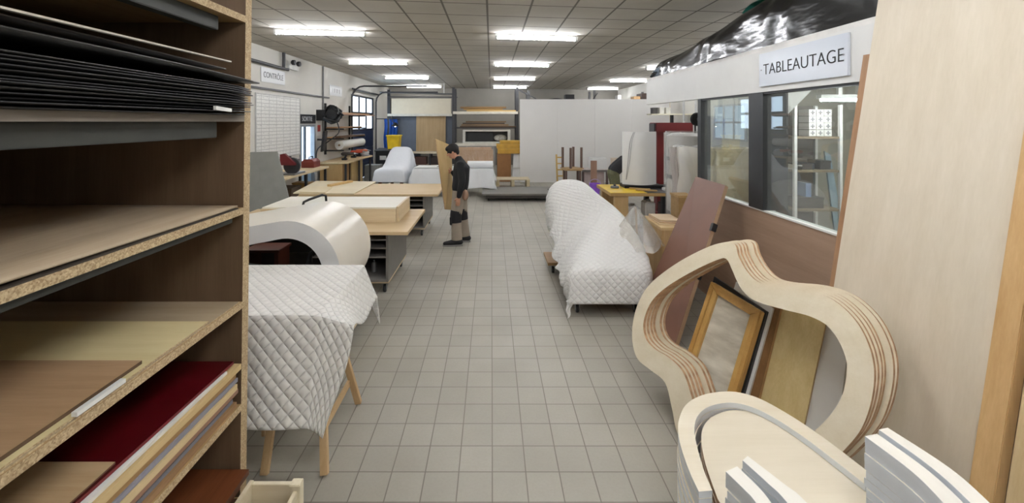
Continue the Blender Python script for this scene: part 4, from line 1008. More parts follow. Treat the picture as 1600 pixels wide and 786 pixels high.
def person(label, J, f, l, loc, torso, trouser, pad, hair_c, shoe=True):
    f, l = Vector(f), Vector(l)
    root = thing('person', label, 'person', loc)
    B = MB(); sp_ = J['spine']
    for s_ in (-1, 1): B.tube([p + l * s_ * w for p, w in zip(sp_, (.07, .065, .085, .03))], [.105, .095, .1, .055], 12, round_ends=True)
    up = J['head_up'].normalized(); hf = J['face'].normalized(); hl = up.cross(hf)
    H = J['head']
    B.tube([sp_[-1], H - up * .05], [.055, .052], 12)
    # head: cranium, jaw, nose, ears
    R = Matrix((hf, hl, up)).transposed()
    o = len(B.v); B.ball((0, 0, 0), .1, (.98, .78, 1.1), 20, 14)
    B.ball((.03, 0, -.06), .068, (.95, .82, .9), 16, 10)
    B.tube([V(.085, 0, .015), V(.112, 0, -.022)], [.011, .017], 8, round_ends=True)
    B.tube([V(.085, -.02, -.06), V(.09, .02, -.06)], [.012, .012], 8, round_ends=True)
    for s_ in (-1, 1): B.ball((-.005, s_ * .08, -.01), .028, (.7, .35, 1.1), 10, 7)
    for i in range(o, len(B.v)): B.v[i] = H + R @ B.v[i]
    for sd in ('L', 'R'):
        a, e, w = J['sh' + sd], J['el' + sd], J['wr' + sd]
        B.tube([a, (a + e) / 2, e], [.052, .047, .04], 12, round_ends=True); B.tube([e, e * .6 + w * .4, w], [.041, .039, .027], 12, round_ends=True)
        hand(B, w, J['hd' + sd], J['th' + sd], J.get('curl' + sd, .6))
        h, k, n, t_ = J['hip' + sd], J['kn' + sd], J['an' + sd], J['toe' + sd]
        B.tube([h, (h + k) / 2, k], [.085, .075, .055], 12, round_ends=True); B.tube([k, k * .6 + n * .4, n], [.054, .056, .038], 12, round_ends=True)
        B.tube([n + V(0, 0, -.03), t_], [.04, .03], 10, round_ends=True)
    body = part('body', B, SKIN, root); remesh(body, .0065, 3)
    S = MB()
    for s_ in (-1, 1): S.tube([p + l * s_ * w for p, w in zip([sp_[0] * .75 + sp_[1] * .25] + sp_[1:], (.075, .08, .1, .035))], [.138, .138, .14, .07], 14, round_ends=True)
    for sd in ('L', 'R'):
        a, e, w = J['sh' + sd], J['el' + sd], J['wr' + sd]
        S.tube([sp_[2] * .5 + a * .5 + V(0, 0, .03), a, (a + e) / 2, e], [.09, .075, .066, .058], 14, round_ends=True)
        S.tube([e, e * .5 + w * .5, e * .06 + w * .94], [.058, .054, .042], 14, round_ends=True)
    sw_ = part('sweater', S, torso, root); remesh(sw_, .011, 8)
    T = MB()
    for s_ in (-1, 1): T.tube([sp_[0] + l * s_ * .07 + (sp_[1] - sp_[0]) * .35, sp_[0] + l * s_ * .08 - V(0, 0, .02)], [.118, .125], 14, round_ends=True)
    for sd in ('L', 'R'):
        h, k, n = J['hip' + sd], J['kn' + sd], J['an' + sd]
        T.tube([h, h * .5 + k * .5, k, k * .5 + n * .5, n + V(0, 0, .0)], [.118, .108, .092, .088, .094], 14)
        T.ball(h, .11)
    tr = part('trousers', T, trouser, root); remesh(tr, .011, 7)
    for sd in ('L', 'R'):
        h, k, n, t_ = J['hip' + sd], J['kn' + sd], J['an' + sd], J['toe' + sd]
        K = MB(); u1 = (h - k).normalized(); u2 = (n - k).normalized()
        K.tube([k + u1 * .10 + f * .004, k + u1 * .03 + f * .006, k + u2 * .03 + f * .006, k + u2 * .10 + f * .004], [.100, .099, .097, .094], 18)
        part('knee_pad', K, pad, root, 'black knee patch')
        G = MB(); d = (t_ - n); d.z = 0; d.normalize(); gl = V(-d.y, d.x, 0); gz = .0
        base = V(n.x, n.y, 0)
        G.tube([base - d * .06 + V(0, 0, .065), base + d * .02 + V(0, 0, .07), base + d * .12 + V(0, 0, .05), base + d * .2 + V(0, 0, .042)], [.05, .055, .046, .036], 12, round_ends=True)
        G.tube([n + V(0, 0, .03), base + V(0, 0, .06)], [.06, .05], 12)
        sh_ = part('shoe', G, plain('19191b', .5), root); remesh(sh_, .01, 3)
        so = [base + d * a + gl * b for a, b in ((-.1, -.035), (-.1, .035), (.05, .046), (.17, .045), (.235, .015), (.235, -.015), (.17, -.045), (.05, -.046))]
        part('sole', MB().prism([p + V(0, 0, .001) for p in so], (0, 0, .026)), plain('8f8d8a', .6), sh_, 'grey sole')
    # hair: cap over crown and back
    Hm = MB(); o = len(Hm.v)
    Hm.ball((-.012, 0, .03), .108, (1.0, .86, .98), 20, 14); Hm.ball((.045, 0, .075), .06, (1.1, 1.15, .8), 14, 9); Hm.ball((-.055, 0, -.02), .07, (.75, .95, 1.1), 14, 9)
    for i in range(o, len(Hm.v)): Hm.v[i] = H + R @ Hm.v[i]
    hr_ = part('hair', Hm, hair_c, root); remesh(hr_, .008, 2)
    for s_ in (-1, 1):
        part('eye', MB().ball(H + R @ V(.088, s_ * .032, .012), .011), plain('221a16', .3), root)
    return root
KHAKI = plain('9c9081', .8, var=.08); 
J1 = dict(spine=[V(-.545, 7.2, .93), V(-.525, 7.2, 1.08), V(-.515, 7.2, 1.29), V(-.565, 7.2, 1.44)],
    head=V(-.665, 7.2, 1.585), head_up=V(-.45, 0, 1), face=V(-1, .05, -.5),
    shL=V(-.525, 7.02, 1.375), elL=V(-.485, 6.965, 1.1), wrL=V(-.545, 6.945, .84), hdL=V(-.15, .05, -1), thL=V(-1, .1, 0), curlL=.55,
    shR=V(-.55, 7.38, 1.375), elR=V(-.6, 7.45, 1.1), wrR=V(-.69, 7.40, 1.2), hdR=V(-.6, .25, .1), thR=V(0, 0, 1), curlR=.9,
    hipL=V(-.55, 7.11, .9), knL=V(-.6, 7.08, .49), anL=V(-.585, 7.06, .1), toeL=V(-.78, 7.04, .03),
    hipR=V(-.54, 7.29, .9), knR=V(-.51, 7.3, .49), anR=V(-.465, 7.3, .1), toeR=V(-.66, 7.3, .03))
p1_ = person('person in black sweater and grey work trousers standing, head bowed, holding a plywood board', J1, (-1, 0, 0), (0, -1, 0), (-.54, 7.2, 0), plain('1a1a1c', .85, var=.1), KHAKI, plain('1c1c1e', .8), plain('171312', .7))
part('tool_pouch', MB().ball((-.44, 7.03, .86), .075, (.75, .6, 1.25), 14, 9), plain('9a7c66', .8), p1_, 'tan tool pouch')
part('tool_holster', MB().box(-.7, -.66, 6.99, 7.03, .36, .5), plain('1c1c1e', .7), p1_, bevel=.01)
q = [V(-.978, 7.22, 1.8), V(-.735, 7.56, 1.66), V(-.705, 7.56, .5), V(-.81, 7.22, .58)]
solo('plywood_board', MB().hexa(q, (.012, .012, 0), 0, 1), [wood('e0c491', 'c7a66e', 'z', .5), ply_edge()], 'tall slanted plywood board held upright by the person', 'board', smooth=False)
J2 = dict(spine=[V(2.92, 10.0, .92), V(3.02, 10.0, 1.02), V(3.2, 10.0, 1.16), V(3.32, 10.0, 1.22)],
    head=V(3.47, 10.0, 1.25), head_up=V(1, 0, .45), face=V(.45, 0, -1),
    shL=V(3.22, 10.17, 1.15), elL=V(3.3, 10.2, .9), wrL=V(3.45, 10.15, .72), hdL=V(.3, 0, -1), thL=V(1, -.2, 0),
    shR=V(3.22, 9.83, 1.15), elR=V(3.3, 9.8, .9), wrR=V(3.45, 9.83, .72), hdR=V(.3, 0, -1), thR=V(1, .2, 0),
    hipL=V(2.9, 10.09, .88), knL=V(2.98, 10.1, .48), anL=V(2.92, 10.1, .1), toeL=V(3.1, 10.12, .03),
    hipR=V(2.9, 9.91, .88), knR=V(2.97, 9.9, .48), anR=V(2.9, 9.9, .1), toeR=V(3.08, 9.88, .03))
person('person in dark grey top and olive trousers bending over behind the white curved panel', J2, (1, 0, 0), (0, 1, 0), (2.92, 10, 0), plain('2d2c30', .85), plain('6a6a4e', .8), plain('55553f', .8), plain('241b16', .7))

# ------------------------------------------------------------------ right middle: bench, curved panel, wrapped goods
yb_ = thing('yellow_topped_workbench', 'wooden workbench with yellow and black top carrying the white curved panel', 'workbench', (2.7, 7.8, 0))
BZ = .85; bx0, bx1, by0, by1 = 2.08, 3.5, 7.3, 8.3
part('worktop', MB().box(bx0, bx1, by0, by1, BZ - .06, BZ - .004), wood('c9a874', 'aa8650', 'x', .5), yb_, bevel=.003)
part('yellow_mat', MB().box(bx0 + .005, 2.72, by0 + .005, by1 - .005, BZ - .004, BZ), plain('d9b51e', .45, var=.08), yb_, 'yellow mat')
part('black_mat', MB().box(2.72, bx1 - .005, by0 + .005, by1 - .005, BZ - .004, BZ + .002), plain('26272a', .5), yb_, 'black mat')
part('leg', MB().box(2.16, 2.4, by0 + .04, by0 + .12, 0, BZ - .06), wood('d6b78a', 'b8955f', 'z', .5), yb_, bevel=.003)
part('leg', MB().box(2.16, 2.4, by1 - .12, by1 - .04, 0, BZ - .06), wood('d6b78a', 'b8955f', 'z', .5), yb_, bevel=.003)
for y in (by0 + .05, by1 - .12): part('leg', MB().box(3.0, 3.08, y, y + .08, 0, BZ - .06), DARK, yb_); part('leg', MB().box(3.38, 3.46, y, y + .08, 0, BZ - .06), DARK, yb_)
part('lower_shelf', MB().box(2.42, 3.44, by0 + .1, by1 - .1, .2, .23), plain('4a3329', .6), yb_)
for i, (x, w, h, c_, lab) in enumerate(((2.56, .2, .34, 'd8d6d2', 'white canister on the lower shelf of the yellow bench'), (2.85, .18, .42, 'c9c4bd', 'pale jug shaped box on the lower shelf of the yellow bench'), (3.22, .3, .4, '4b2420', 'dark red box on the lower shelf of the yellow bench'))):
    t = thing('canister' if i < 2 else 'storage_box', lab, 'container', (x, 7.6, .23))
    part('body', MB().box(x - w/2, x + w/2, 7.5, 7.75, .23, .23 + h), plain(c_, .5), t, bevel=.02)
    part('cap', MB().lathe([(0, 0), (.04, 0), (.04, .035), (0, .035)], (x, 7.62, .23 + h), 14), plain('8a8884', .5), t)
# curved white panel standing on the bench
cp = thing('curved_screen', 'tall curved white panel standing on the yellow and black bench', 'panel', (2.85, 8.0, BZ))
arc = [(2.5 + .64 * (k / 16), 7.98 - .17 * math.sin(PI * k / 16) ** .9) for k in range(17)]
cpf = [V(x, y, .905) for x, y in arc]; cpb = [V(x, y + .03, .905) for x, y in arc[::-1]]
part('shell', MB().prism(cpf + cpb, (0, 0, 1.0)), plain('ececea', .4, var=.015), cp, ang=40)
part('cord', MB().tube(spline([V(2.66, 7.83, 1.895), V(2.6, 7.86, 1.7), V(2.57, 7.88, 1.35), V(2.54, 7.9, 1.0)], 5, False), .006, 6), plain('9a9a9c', .5), cp)
part('cord', MB().tube(spline([V(2.68, 7.82, 1.9), V(2.63, 7.845, 1.72), V(2.595, 7.865, 1.35), V(2.545, 7.9, 1.0)], 5, False), .005, 6), plain('a5a5a6', .5), cp)
part('base', MB().box(2.48, 3.2, 7.8, 8.1, BZ + .002, BZ + .055), BLACK, cp, bevel=.004)
mg = thing('tape_puck', 'small grey round weight on the yellow bench mat', 'weight', (2.32, 7.9, BZ))
part('disc', MB().lathe([(0, 0), (.075, 0), (.08, .015), (.07, .04), (0, .045)], (2.31, 7.85, BZ), 24), plain('6f7275', .4), mg)
part('knob', MB().lathe([(0, 0), (.025, 0), (.025, .02), (0, .02)], (2.31, 7.85, BZ + .044), 14), BLACK, mg)
for i, (a, b, lab) in enumerate((((2.6, 7.55, BZ + .015), (2.95, 7.45, BZ + .015), 'pale wooden slat lying across the yellow mat edge'), ((2.55, 7.75, BZ + .015), (2.88, 7.6, BZ + .015), 'second wooden slat lying behind the pale slat on the bench'))):
    solo('wooden_lath', MB().bar(a, b, .06, .02), wood('cfae7a', 'a9854c', 'x', .5), lab, 'slat', bevel=.002)
solo('white_packet', MB().box(3.1, 3.35, 7.42, 7.62, BZ + .003, BZ + .05), WHITEP, 'flat white packet on the black mat of the bench', 'packet', bevel=.004)
# red machine
rm = thing('red_drill_press', 'dark red column machine with boxy head behind the wrapped goods', 'machine', (3.85, 9.6, 0))
RD = plain('6b1c1e', .4, var=.08)
part('column', MB().box(3.78, 3.93, 9.55, 9.75, .04, 1.86), RD, rm, bevel=.005)
part('head', MB().box(3.72, 4.55, 9.45, 9.85, 1.85, 2.07), RD, rm, bevel=.006)
part('head_end', MB().box(3.69, 3.72, 9.5, 9.8, 1.86, 2.05), plain('4a4a4c', .4), rm)
part('base', MB().box(3.6, 4.5, 9.4, 9.9, 0, .05), RD, rm)
# strapped white stack in film
ws = thing('wrapped_stack', 'white round stack wrapped in film between the red machine and bubble wrap', 'wrapped stack', (3.25, 7.4, 0))
part('stack', MB().lathe([(0, 0), (.26, 0), (.27, .5), (.25, .52), (.27, .56), (.27, 1.1), (.25, 1.13), (.27, 1.17), (.27, 1.86), (.2, 1.9), (0, 1.9)], (3.22, 7.0, 0), 26), plain('d6d4d0', .35, var=.06), ws)
for k, z in enumerate((.55, 1.15, 1.45)): part('strap', MB().lathe([(.268, 0), (.275, .005), (.275, .06), (.268, .065)], (3.22, 7.0, z), 26), plain('9a9896', .3), ws)
ff = MB().grid(lambda u, v: (3.22 + (.285 + .015 * math.sin(u * 60 + v * 9)) * math.cos(2 * PI * u), 7.0 + (.285 + .015 * math.sin(u * 60 + v * 9)) * math.sin(2 * PI * u), 1.93 * v + .004), 90, 30)
part('film', ff, [clear(.06, 'f2f2f2', .1, .15, .8)], ws, fix=False)
# bubble wrapped tall panel
bw = thing('bubble_wrapped_sheet', 'tall panel loosely wrapped in cloudy bubble film at the booth corner', 'wrapped panel', (2.9, 6.2, 0))
part('panel', MB().box(2.74, 3.3, 6.1, 6.2, .0, 1.68), plain('cfcdc4', .5), bw, bevel=.006)
bfn = lambda u, v: (2.69 + .7 * u + .012 * math.sin(v * 17 + u * 5), 6.04 - .04 * math.sin(PI * u) + .02 * math.sin(u * 6 + 5 * v) + .006 * math.sin(u * 31 + v * 23), .02 + 1.7 * v + .02 * math.sin(u * 9))
part('film', MB().grid(bfn, 80, 80), [clear(.1, 'f3f7f5', .2, .72, 1.2)], bw, fix=False)
bf2 = lambda u, v: (2.685 + .02 * math.sin(v * 11) + .02 * math.sin(u * 19 + v * 5), 6.04 + .2 * u, .02 + 1.7 * v)
part('film_side', MB().grid(bf2, 30, 60), [clear(.05, 'e8dcd8', .15, .35, 1.2)], bw, fix=False)
part('top_fold', MB().grid(lambda u, v: (2.68 + .7 * u, 6.03 + .2 * v, 1.72 + .02 * math.sin(u * 14) + .015 * math.sin(v * 9)), 40, 10), [clear(.06, 'dfe4e2', .2, .45, 1.0)], bw, fix=False)
bxk = thing('wooden_box', 'small brown wooden box wedged between bubble wrap and brown panel', 'box', (2.35, 5.6, 0))
part('body', MB().box(2.54, 2.74, 5.68, 5.93, .0, 1.06), wood('a98a5f', '86683f', 'x', .5), bxk, bevel=.003)
part('lid', MB().box(2.53, 2.75, 5.67, 5.94, 1.06, 1.09), wood('bd9d6e', '98784a', 'x', .5), bxk, bevel=.002)
# plywood carton with lid, white bags on top
pc = thing('plywood_carton', 'plywood carton with loose lid beside the clear film and brown panel', 'carton', (2.2, 5.3, 0))
cx0, cx1, cy0, cy1, ctz = 2.03, 2.38, 4.98, 5.6, .80
part('side_board', MB().box(cx0, cx0 + .018, cy0, cy1, .0, ctz), wood('c8a878', 'ad8a58', 'z', .5), pc)
part('side_board', MB().box(cx1 - .018, cx1, cy0, cy1, .0, ctz), wood('c8a878', 'ad8a58', 'z', .5), pc)
part('front_board', MB().box(cx0 + .018, cx1 - .018, cy0, cy0 + .018, .0, ctz), wood('d3b588', 'b8966a', 'z', .5), pc)
part('rear_board', MB().box(cx0 + .018, cx1 - .018, cy1 - .018, cy1, .0, ctz), wood('d3b588', 'b8966a', 'z', .5), pc)
part('lid', MB().box(cx0 - .015, cx1 + .015, cy0 - .015, cy1, ctz, ctz + .035), wood('d9bf95', 'bd9d6c', 'x', .5), pc, bevel=.003)
for k in range(3): solo('loose_sheet', MB().hexa([V(2.04 + .02 * k, 5.08 + .05 * k, ctz + .036 + .016 * k), V(2.34, 5.05 + .03 * k, ctz + .036 + .016 * k), V(2.34, 5.5, ctz + .036 + .016 * k), V(2.07, 5.52, ctz + .036 + .016 * k)], (0, 0, .013)), wood(('d8c09c', 'c8a98c', 'dcc8a6')[k], 'b8987a', 'x', .5), ('lowest loose board on the plywood carton lid', 'pinkish loose board in the middle on the plywood carton lid', 'topmost loose board on the plywood carton lid')[k], 'board')
# ------------------------------------------------------------------ quilt-draped chaise on dollies
def dolly(x0, x1, y0, y1, lab):
    t = thing('dolly', lab, 'dolly', ((x0 + x1) / 2, (y0 + y1) / 2, 0))
    part('platform', MB().box(x0, x1, y0, y1, .125, .165), wood('b39066', '94714a', 'x', .5), t, bevel=.003)
    for x in (x0 + .08, x1 - .08):
        for y in (y0 + .08, y1 - .08): caster(t, x, y, .125, .046)
    return t
dolly(.86, 1.66, 4.52, 5.3, 'wooden castor dolly under the front of the quilted drape')
dolly(.77, 1.6, 5.72, 6.2, 'wooden castor dolly sticking out under the rear of the quilted drape')
chs = thing('chaise_frame', 'bulky curved chaise hidden under the quilted drape beside the aisle', 'furniture', (1.3, 5.3, .165))
part('seat_block', MB().box(.98, 1.66, 4.58, 5.25, .165, .42), PLY(), chs, bevel=.01)
part('back_block', MB().prism([V(1.05, 5.3, .165), V(1.05, 5.62, .9), V(1.05, 5.75, 1.05), V(1.05, 5.95, 1.0), V(1.05, 6.1, .165)], (.3, 0, 0)), PLY(), chs)
sec = [(4.44, .80, 1.66, .15, .16, 0, .42), (4.46, .80, 1.68, .15, .47, .0, .42), (4.56, .80, 1.76, .15, .55, .03, .42), (4.88, .79, 1.72, .2, .69, .14, .8, .4), (5.18, .78, 1.64, .3, .87, .20, 1.15, .5),
    (5.40, .77, 1.58, .42, 1.0, .2, 1.25, .6), (5.49, .755, 1.54, .6, 1.2, .03, .85, .75), (5.66, .75, 1.5, .66, 1.29, -.05, .72), (5.95, .77, 1.5, .66, 1.24, -.05, .72), (6.16, .8, 1.5, .58, 1.0, -.04, .72), (6.26, .84, 1.5, .55, .75, 0, .72), (6.28, .85, 1.5, .45, .5, 0, .72)]
dq = loft('quilted_cover', 'white quilted blanket draped over a humped shape on dollies right of the aisle', sec, quilt('ecebe8', .055, .7), n=110, fold=.036, seed=4, exp=.5)
tail = MB().grid(lambda u, v: (.79 + .09 * u * (1 - .7 * v) + .01 * math.sin(9 * v) + .01 * v, 4.42 + .05 * u + .012 * math.sin(u * 8 + v * 5), .2 - .19 * v), 12, 16)
tl = part('hanging_corner', tail, [quilt('ecebe8', .055, .7)], dq, fix=False); solidify(tl, .006)
# clear film over the box
apex = at(992, 321, 5.05)
fcx, fcy = 1.76, 5.0
cfm = MB().grid(lambda u, v: (apex.x * (1 - v) + v * (fcx + .30 * math.cos(2 * PI * u) * (1 + .12 * math.sin(6 * PI * u))) + .012 * math.sin(u * 70) * v,
    apex.y * (1 - v) + v * (fcy + .30 * math.sin(2 * PI * u)) + .02 * math.sin(u * 50 + 3) * v,
    apex.z - v ** 1.1 * (.46 + .06 * math.sin(4 * PI * u)) + .03 * v * math.sin(u * 38)), 110, 30)
cf = thing('clear_film_cover', 'crumpled clear plastic film tented over the rear of the quilted drape', 'plastic film', (1.76, 5.02, .0))
part('film', cfm, [clear(.16, 'f2efe8', .06, .2, 1.4)], cf, fix=False)
part('prop_board', MB().tube([V(apex.x + .06, 5.06, .0), V(apex.x + .01, 5.05, apex.z - .02)], .012, 8), wood('b39a78', '967b58', 'z', .5), cf)

# ------------------------------------------------------------------ glazed booth (TABLEAUTAGE)
PX = 2.6; Y0, Y1, YEND = 1.9, 5.28, 6.94
struct('wall_partition', MB().box(PX, PX + .05, Y0, Y1, 0, 1.235), wood('ad917b', '937863', 'y', .55, .6), smooth=False)
struct('trim_1', MB().box(PX - .03, PX + .06, Y0, YEND, 2.375, 2.76), plain('dcdcd9', .5, var=.02), smooth=False)
struct('trim_2', MB().box(PX - .012, PX + .07, Y0, Y1, 1.235, 1.25), WHITEP, smooth=False)
struct('wall_booth_near', MB().box(PX + .05, 5.0, Y0, Y0 + .05, 0, 2.75), wall_m, smooth=False)
struct('wall_booth_side', MB().box(5.0, 5.06, Y0, 6.0, 0, 2.75), wall_m, smooth=False)
struct('wall_booth_far', MB().box(3.62, 5.0, 5.75, 5.8, 0, 2.75), plain('a5a192', .7, var=.05), smooth=False)
struct('ceiling_booth', MB().box(PX - .03, 5.06, Y0, YEND, 2.76, 2.8), plain('dedcd8', .7), smooth=False)
FRM = plain('27282a', .45)
gl_m = clear(.045, 'f0f4f2', .0, .06)
ypost = [5.28, 4.28 + .1, 3.55 - .6]
def window_unit(name, ya, yb2, posts):
    o = sthing(name, (PX, (ya + yb2) / 2, 1.25))
    part('pane', MB().box(PX + .02, PX + .026, ya, yb2, 1.25, 2.375), [gl_m], o, smooth=False)
    for a, b, d in posts: part('frame_post', MB().box(PX - .02, PX + d, a, b, 1.25, 2.375), FRM, o)
    part('head_rail', MB().box(PX - .015, PX + .06, ya, yb2, 2.355, 2.376), FRM, o)
    return o
window_unit('window_1', 4.12, 5.24, [(5.16, 5.24, .1), (4.06, 4.2, .16)])
window_unit('window_2', 2.82, 4.06, [(3.98, 4.06, .22), (2.72, 2.82, .1)])
# sign on the fascia
sg = thing('booth_sign', 'light grey sign lettered TABLEAUTAGE on the white fascia of the booth', 'sign', (PX - .03, 3.5, 2.43))
part('plate', MB().box(PX - .05, PX - .03, 2.995, 3.99, 2.425, 2.735), plain('d3d9e2', .2, var=.02, spec=.4), sg, bevel=.002)
text('TABLEAUTAGE', .145, plain('0c0c10', .6), sg, (PX - .0515, 3.475, 2.575), (PI / 2, 0, -PI / 2), .93, thin=.0015)
for y in (3.03, 3.955):
    for z in (2.58,): part('screw', MB().lathe([(0, -.001), (.007, -.001), (.006, .002), (0, .002)], (PX - .052, y, z), 10, 'x'), STEEL, sg)
# black tarpaulin bundle on the booth roof
t = NT('plastic sheet'); n1 = t.noise(t.coord('Object', (1.6, .8, 1.6)), 1.7, 3, .5); n2 = t.noise(t.coord('Object', (5, 1.6, 5)), 2.0, 2, .5)
tm = t.bsdf(lin('0c0c0d'), .2, 0, .7, bump=t.math('ADD', n1, t.math('MULTIPLY', n2, .35)), bstr=.7, bdist=.035)
def tarp(u, v):
    y = 2.2 + 4.6 * u; th = PI * v
    h = .27 + .26 * max(0, min(1, (6.5 - y) / 3.0)) + .02 * math.sin(y * 2.1)
    h *= min(1, max(.02, (6.8 - y) / .3)) ** .5 * min(1, max(.02, (y - 2.2) / .2)) ** .5
    x = 3.02 - .43 * math.copysign(abs(math.cos(th)) ** .45, math.cos(th)); z = 2.803 + h * abs(math.sin(th)) ** .5
    d = y * 4.2 + 6.5 * v
    w_ = .03 * math.sin(.45 * d + 1.5 * math.sin(y * .9)) + .012 * math.sin(y * 3.1 - 14 * v + 2 * math.sin(1.3 * y)) + .006 * math.sin(11 * y + 22 * v + 2 * math.sin(5 * y))
    return (x - w_ * (1 if v < .5 else -1), y, max(2.803, z + w_ * .6 * math.sin(th)))
tp = solo('black_tarpaulin_bundle', MB().grid(tarp, 200, 40), [tm], 'long bundle wrapped in shiny black plastic lying on the booth roof', 'bundle', fix=False)
solo('teal_cloth', MB().grid(lambda u, v: (2.72 + .6 * v, 3.6 + .95 * u, 3.26 + .14 * math.sin(PI * u) * (.6 + .4 * math.sin(5 * v)) + .03 * math.sin(9 * u + 4 * v)), 30, 14), [plain('3f9a86', .6, var=.1)], 'folded teal cloth lying on top of the black plastic bundle', 'cloth', fix=False)
# inside the booth
bs = thing('booth_shelving', 'white framed shelving with brown shelves seen through the booth window', 'shelving', (3.6, 4.6, 0))
sx0, sx1, sy0, sy1 = 3.33, 3.86, 4.6, 4.98
for x in (sx0, sx1 - .03):
    for y in (sy0, sy1 - .03): part('post', MB().box(x, x + .03, y, y + .03, 0, 2.28), WHITEP, bs)
for z in (.5, 1.13, 1.56, 1.93): part('shelf_board', MB().box(sx0 + .005, sx1 - .005, sy0 + .01, sy1, z - .025, z), wood('8f8069', '75664e', 'x', .6), bs)
part('back_panel', MB().box(sx0, sx1, sy1, sy1 + .01, .1, 2.28), wood('6a635a', '565048', 'z', .6), bs)
bxm = plain('d9d7d2', .6, var=.04); ink = plain('77777a', .6)
wh0 = None
for r in range(4):
    for c in range(3):
        x, z = 3.52 + c * .086, 1.932 + r * .076
        if wh0 is None:
            wh0 = thing('label_box', 'small white printed box in the grid of boxes on the booth top shelf', 'box', (x, 4.72, z), 'small white printed boxes on the booth shelf')
            part('body', MB().box(x, x + .08, 4.64, 4.8, z, z + .07), bxm, wh0, bevel=.002)
            part('print', MB().box(x + .016, x + .064, 4.6385, 4.64, z + .03, z + .042).box(x + .033, x + .047, 4.6385, 4.64, z + .012, z + .06), ink, wh0)
        else: dup(wh0, (x, 4.72, z))
for i, (x, w, h, z, c_, lab) in enumerate(((3.5, .2, .07, 1.56, '2a2b30', 'flat black case on the middle shelf of the booth shelving'), (3.72, .12, .1, 1.56, '35312e', 'dark small box on the middle shelf of the booth shelving'), (3.42, .08, .05, 1.56, 'cfcac0', 'small white block on the middle shelf of the booth shelving'), (3.55, .3, .12, 1.13, '4a443c', 'dark tray on the lower shelf of the booth shelving'))):
    t = thing('shelf_box', lab, 'box', (x, 4.75, z))
    part('body', MB().box(x - w/2, x + w/2, 4.66, 4.85, z, z + h * .75), plain(c_, .5), t, bevel=.004)
    part('lid', MB().box(x - w/2 - .003, x + w/2 + .003, 4.657, 4.853, z + h * .75, z + h), plain(c_, .4, var=.2), t, bevel=.003)
solo('blue_folder', MB().box(3.53, 3.59, 4.7, 4.9, 1.13, 1.4), plain('7f93b5', .5), 'pale blue folder standing on the booth shelving', 'folder')
# gusset board under the booth ceiling
solo('white_gusset_board', MB().prism([at(1213, 89.5, 4.3), at(1310, 89.5, 4.3), at(1266, 143, 4.3), at(1213, 197, 4.3)], (0, .03, 0)), WHITEP, 'white slanting board fixed under the booth ceiling inside the glazing', 'board')
bl_ = thing('booth_lamp', 'short lit fluorescent lamp on the side wall inside the booth', 'light', (3.75, 4.2, 2.3))
part('housing', MB().box(3.35, 3.78, 4.25, 4.32, 2.33, 2.37), WHITEP, bl_)
part('tube', MB().tube([V(3.37, 4.285, 2.315), V(3.76, 4.285, 2.315)], .013, 10), tube_m, bl_)
part('hanger', MB().box(3.54, 3.58, 4.27, 4.3, 2.37, 2.76), WHITEP, bl_)
booth_fill = thing('booth_lamp', 'unseen fluorescent fill lamp added under the booth ceiling above the white gusset board', 'light', (4.0, 3.4, 2.66))  # fill lamp added out of view to brighten the booth interior
part('housing', MB().box(3.3, 4.7, 3.37, 3.43, 2.7, 2.758), WHITEP, booth_fill)
part('tube', MB().tube([V(3.35, 3.4, 2.672), V(4.65, 3.4, 2.672)], .014, 10), tube_m, booth_fill)
# wrapped beige goods behind window 1
bg = thing('wrapped_furniture', 'large beige furniture piece in crinkled clear plastic behind the first booth window', 'wrapped furniture', (3.2, 5.6, 0))
part('body', MB().box(2.82, 3.5, 5.3, 5.7, 0, 1.75), plain('d6c69c', .6, var=.15), bg, bevel=.03)
part('film', MB().grid(lambda u, v: (2.76 + .8 * u, 5.24 + .045 * math.sin(u * 15 + 6 * v) * math.cos(v * 13 + u * 6) + .02 * math.sin(u * 29 - 17 * v + 3 * math.sin(9 * v)), .02 + 1.76 * v + .03 * math.sin(u * 7)), 90, 90), [clear(.14, 'f3eedd', .05, .08, .9)], bg, fix=False)
solo('blue_grey_offcut', MB().hexa([V(4.08, 4.85, 0.0), V(4.22, 4.85, 0.0), V(4.05, 5.0, 1.7), V(3.98, 5.0, 1.74)], (0, .02, 0)), plain('8ea3ad', .4), 'narrow blue grey strip leaning beside the booth shelving', 'offcut')
# window on the far right wall, wall shelf, fan
w3_ = sthing('window_3', (XR, 11.0, 1.65))
part('glow_pane', MB().box(XR - .02, XR - .01, 10.35, 11.75, 1.65, 2.5), emit('c9dae8', .22), w3_)
for y in (10.3, 10.8, 11.27, 11.75): part('mullion', MB().box(XR - .04, XR, y, y + .06, 1.6, 2.55), plain('b9bcc0', .5), w3_)
for z in (1.6, 2.05, 2.5): part('rail', MB().box(XR - .038, XR, 10.36, 11.75, z, z + .05), plain('b9bcc0', .5), w3_)
wsf = thing('bracket_shelf', 'pale wooden wall shelf with brackets high behind the booth beam', 'shelf', (5.4, 13.2, 2.3))
part('board', MB().box(4.95, 6.28, 12.95, 13.35, 2.3, 2.34), plain('d5d0b8', .6), wsf)
part('post', MB().box(5.62, 5.7, 13.1, 13.18, 0, 2.3), DARK, wsf)
for k, (x, c_) in enumerate(((5.1, '3c3a36'), (5.3, 'd9d6cc'), (5.5, 'd2cfc2'))):
    t = thing('shelf_box', ('dark box on the high pale wall shelf', 'white box beside the dark one on the high pale wall shelf', 'second white box on the high pale wall shelf')[k], 'box', (x, 13.1, 2.342))
    part('body', MB().box(x - .07, x + .07, 13.02, 13.25, 2.342, 2.5), plain(c_, .6), t, bevel=.004)
    part('lid', MB().box(x - .075, x + .075, 13.015, 13.255, 2.5, 2.53), plain(c_, .5, var=.15), t)
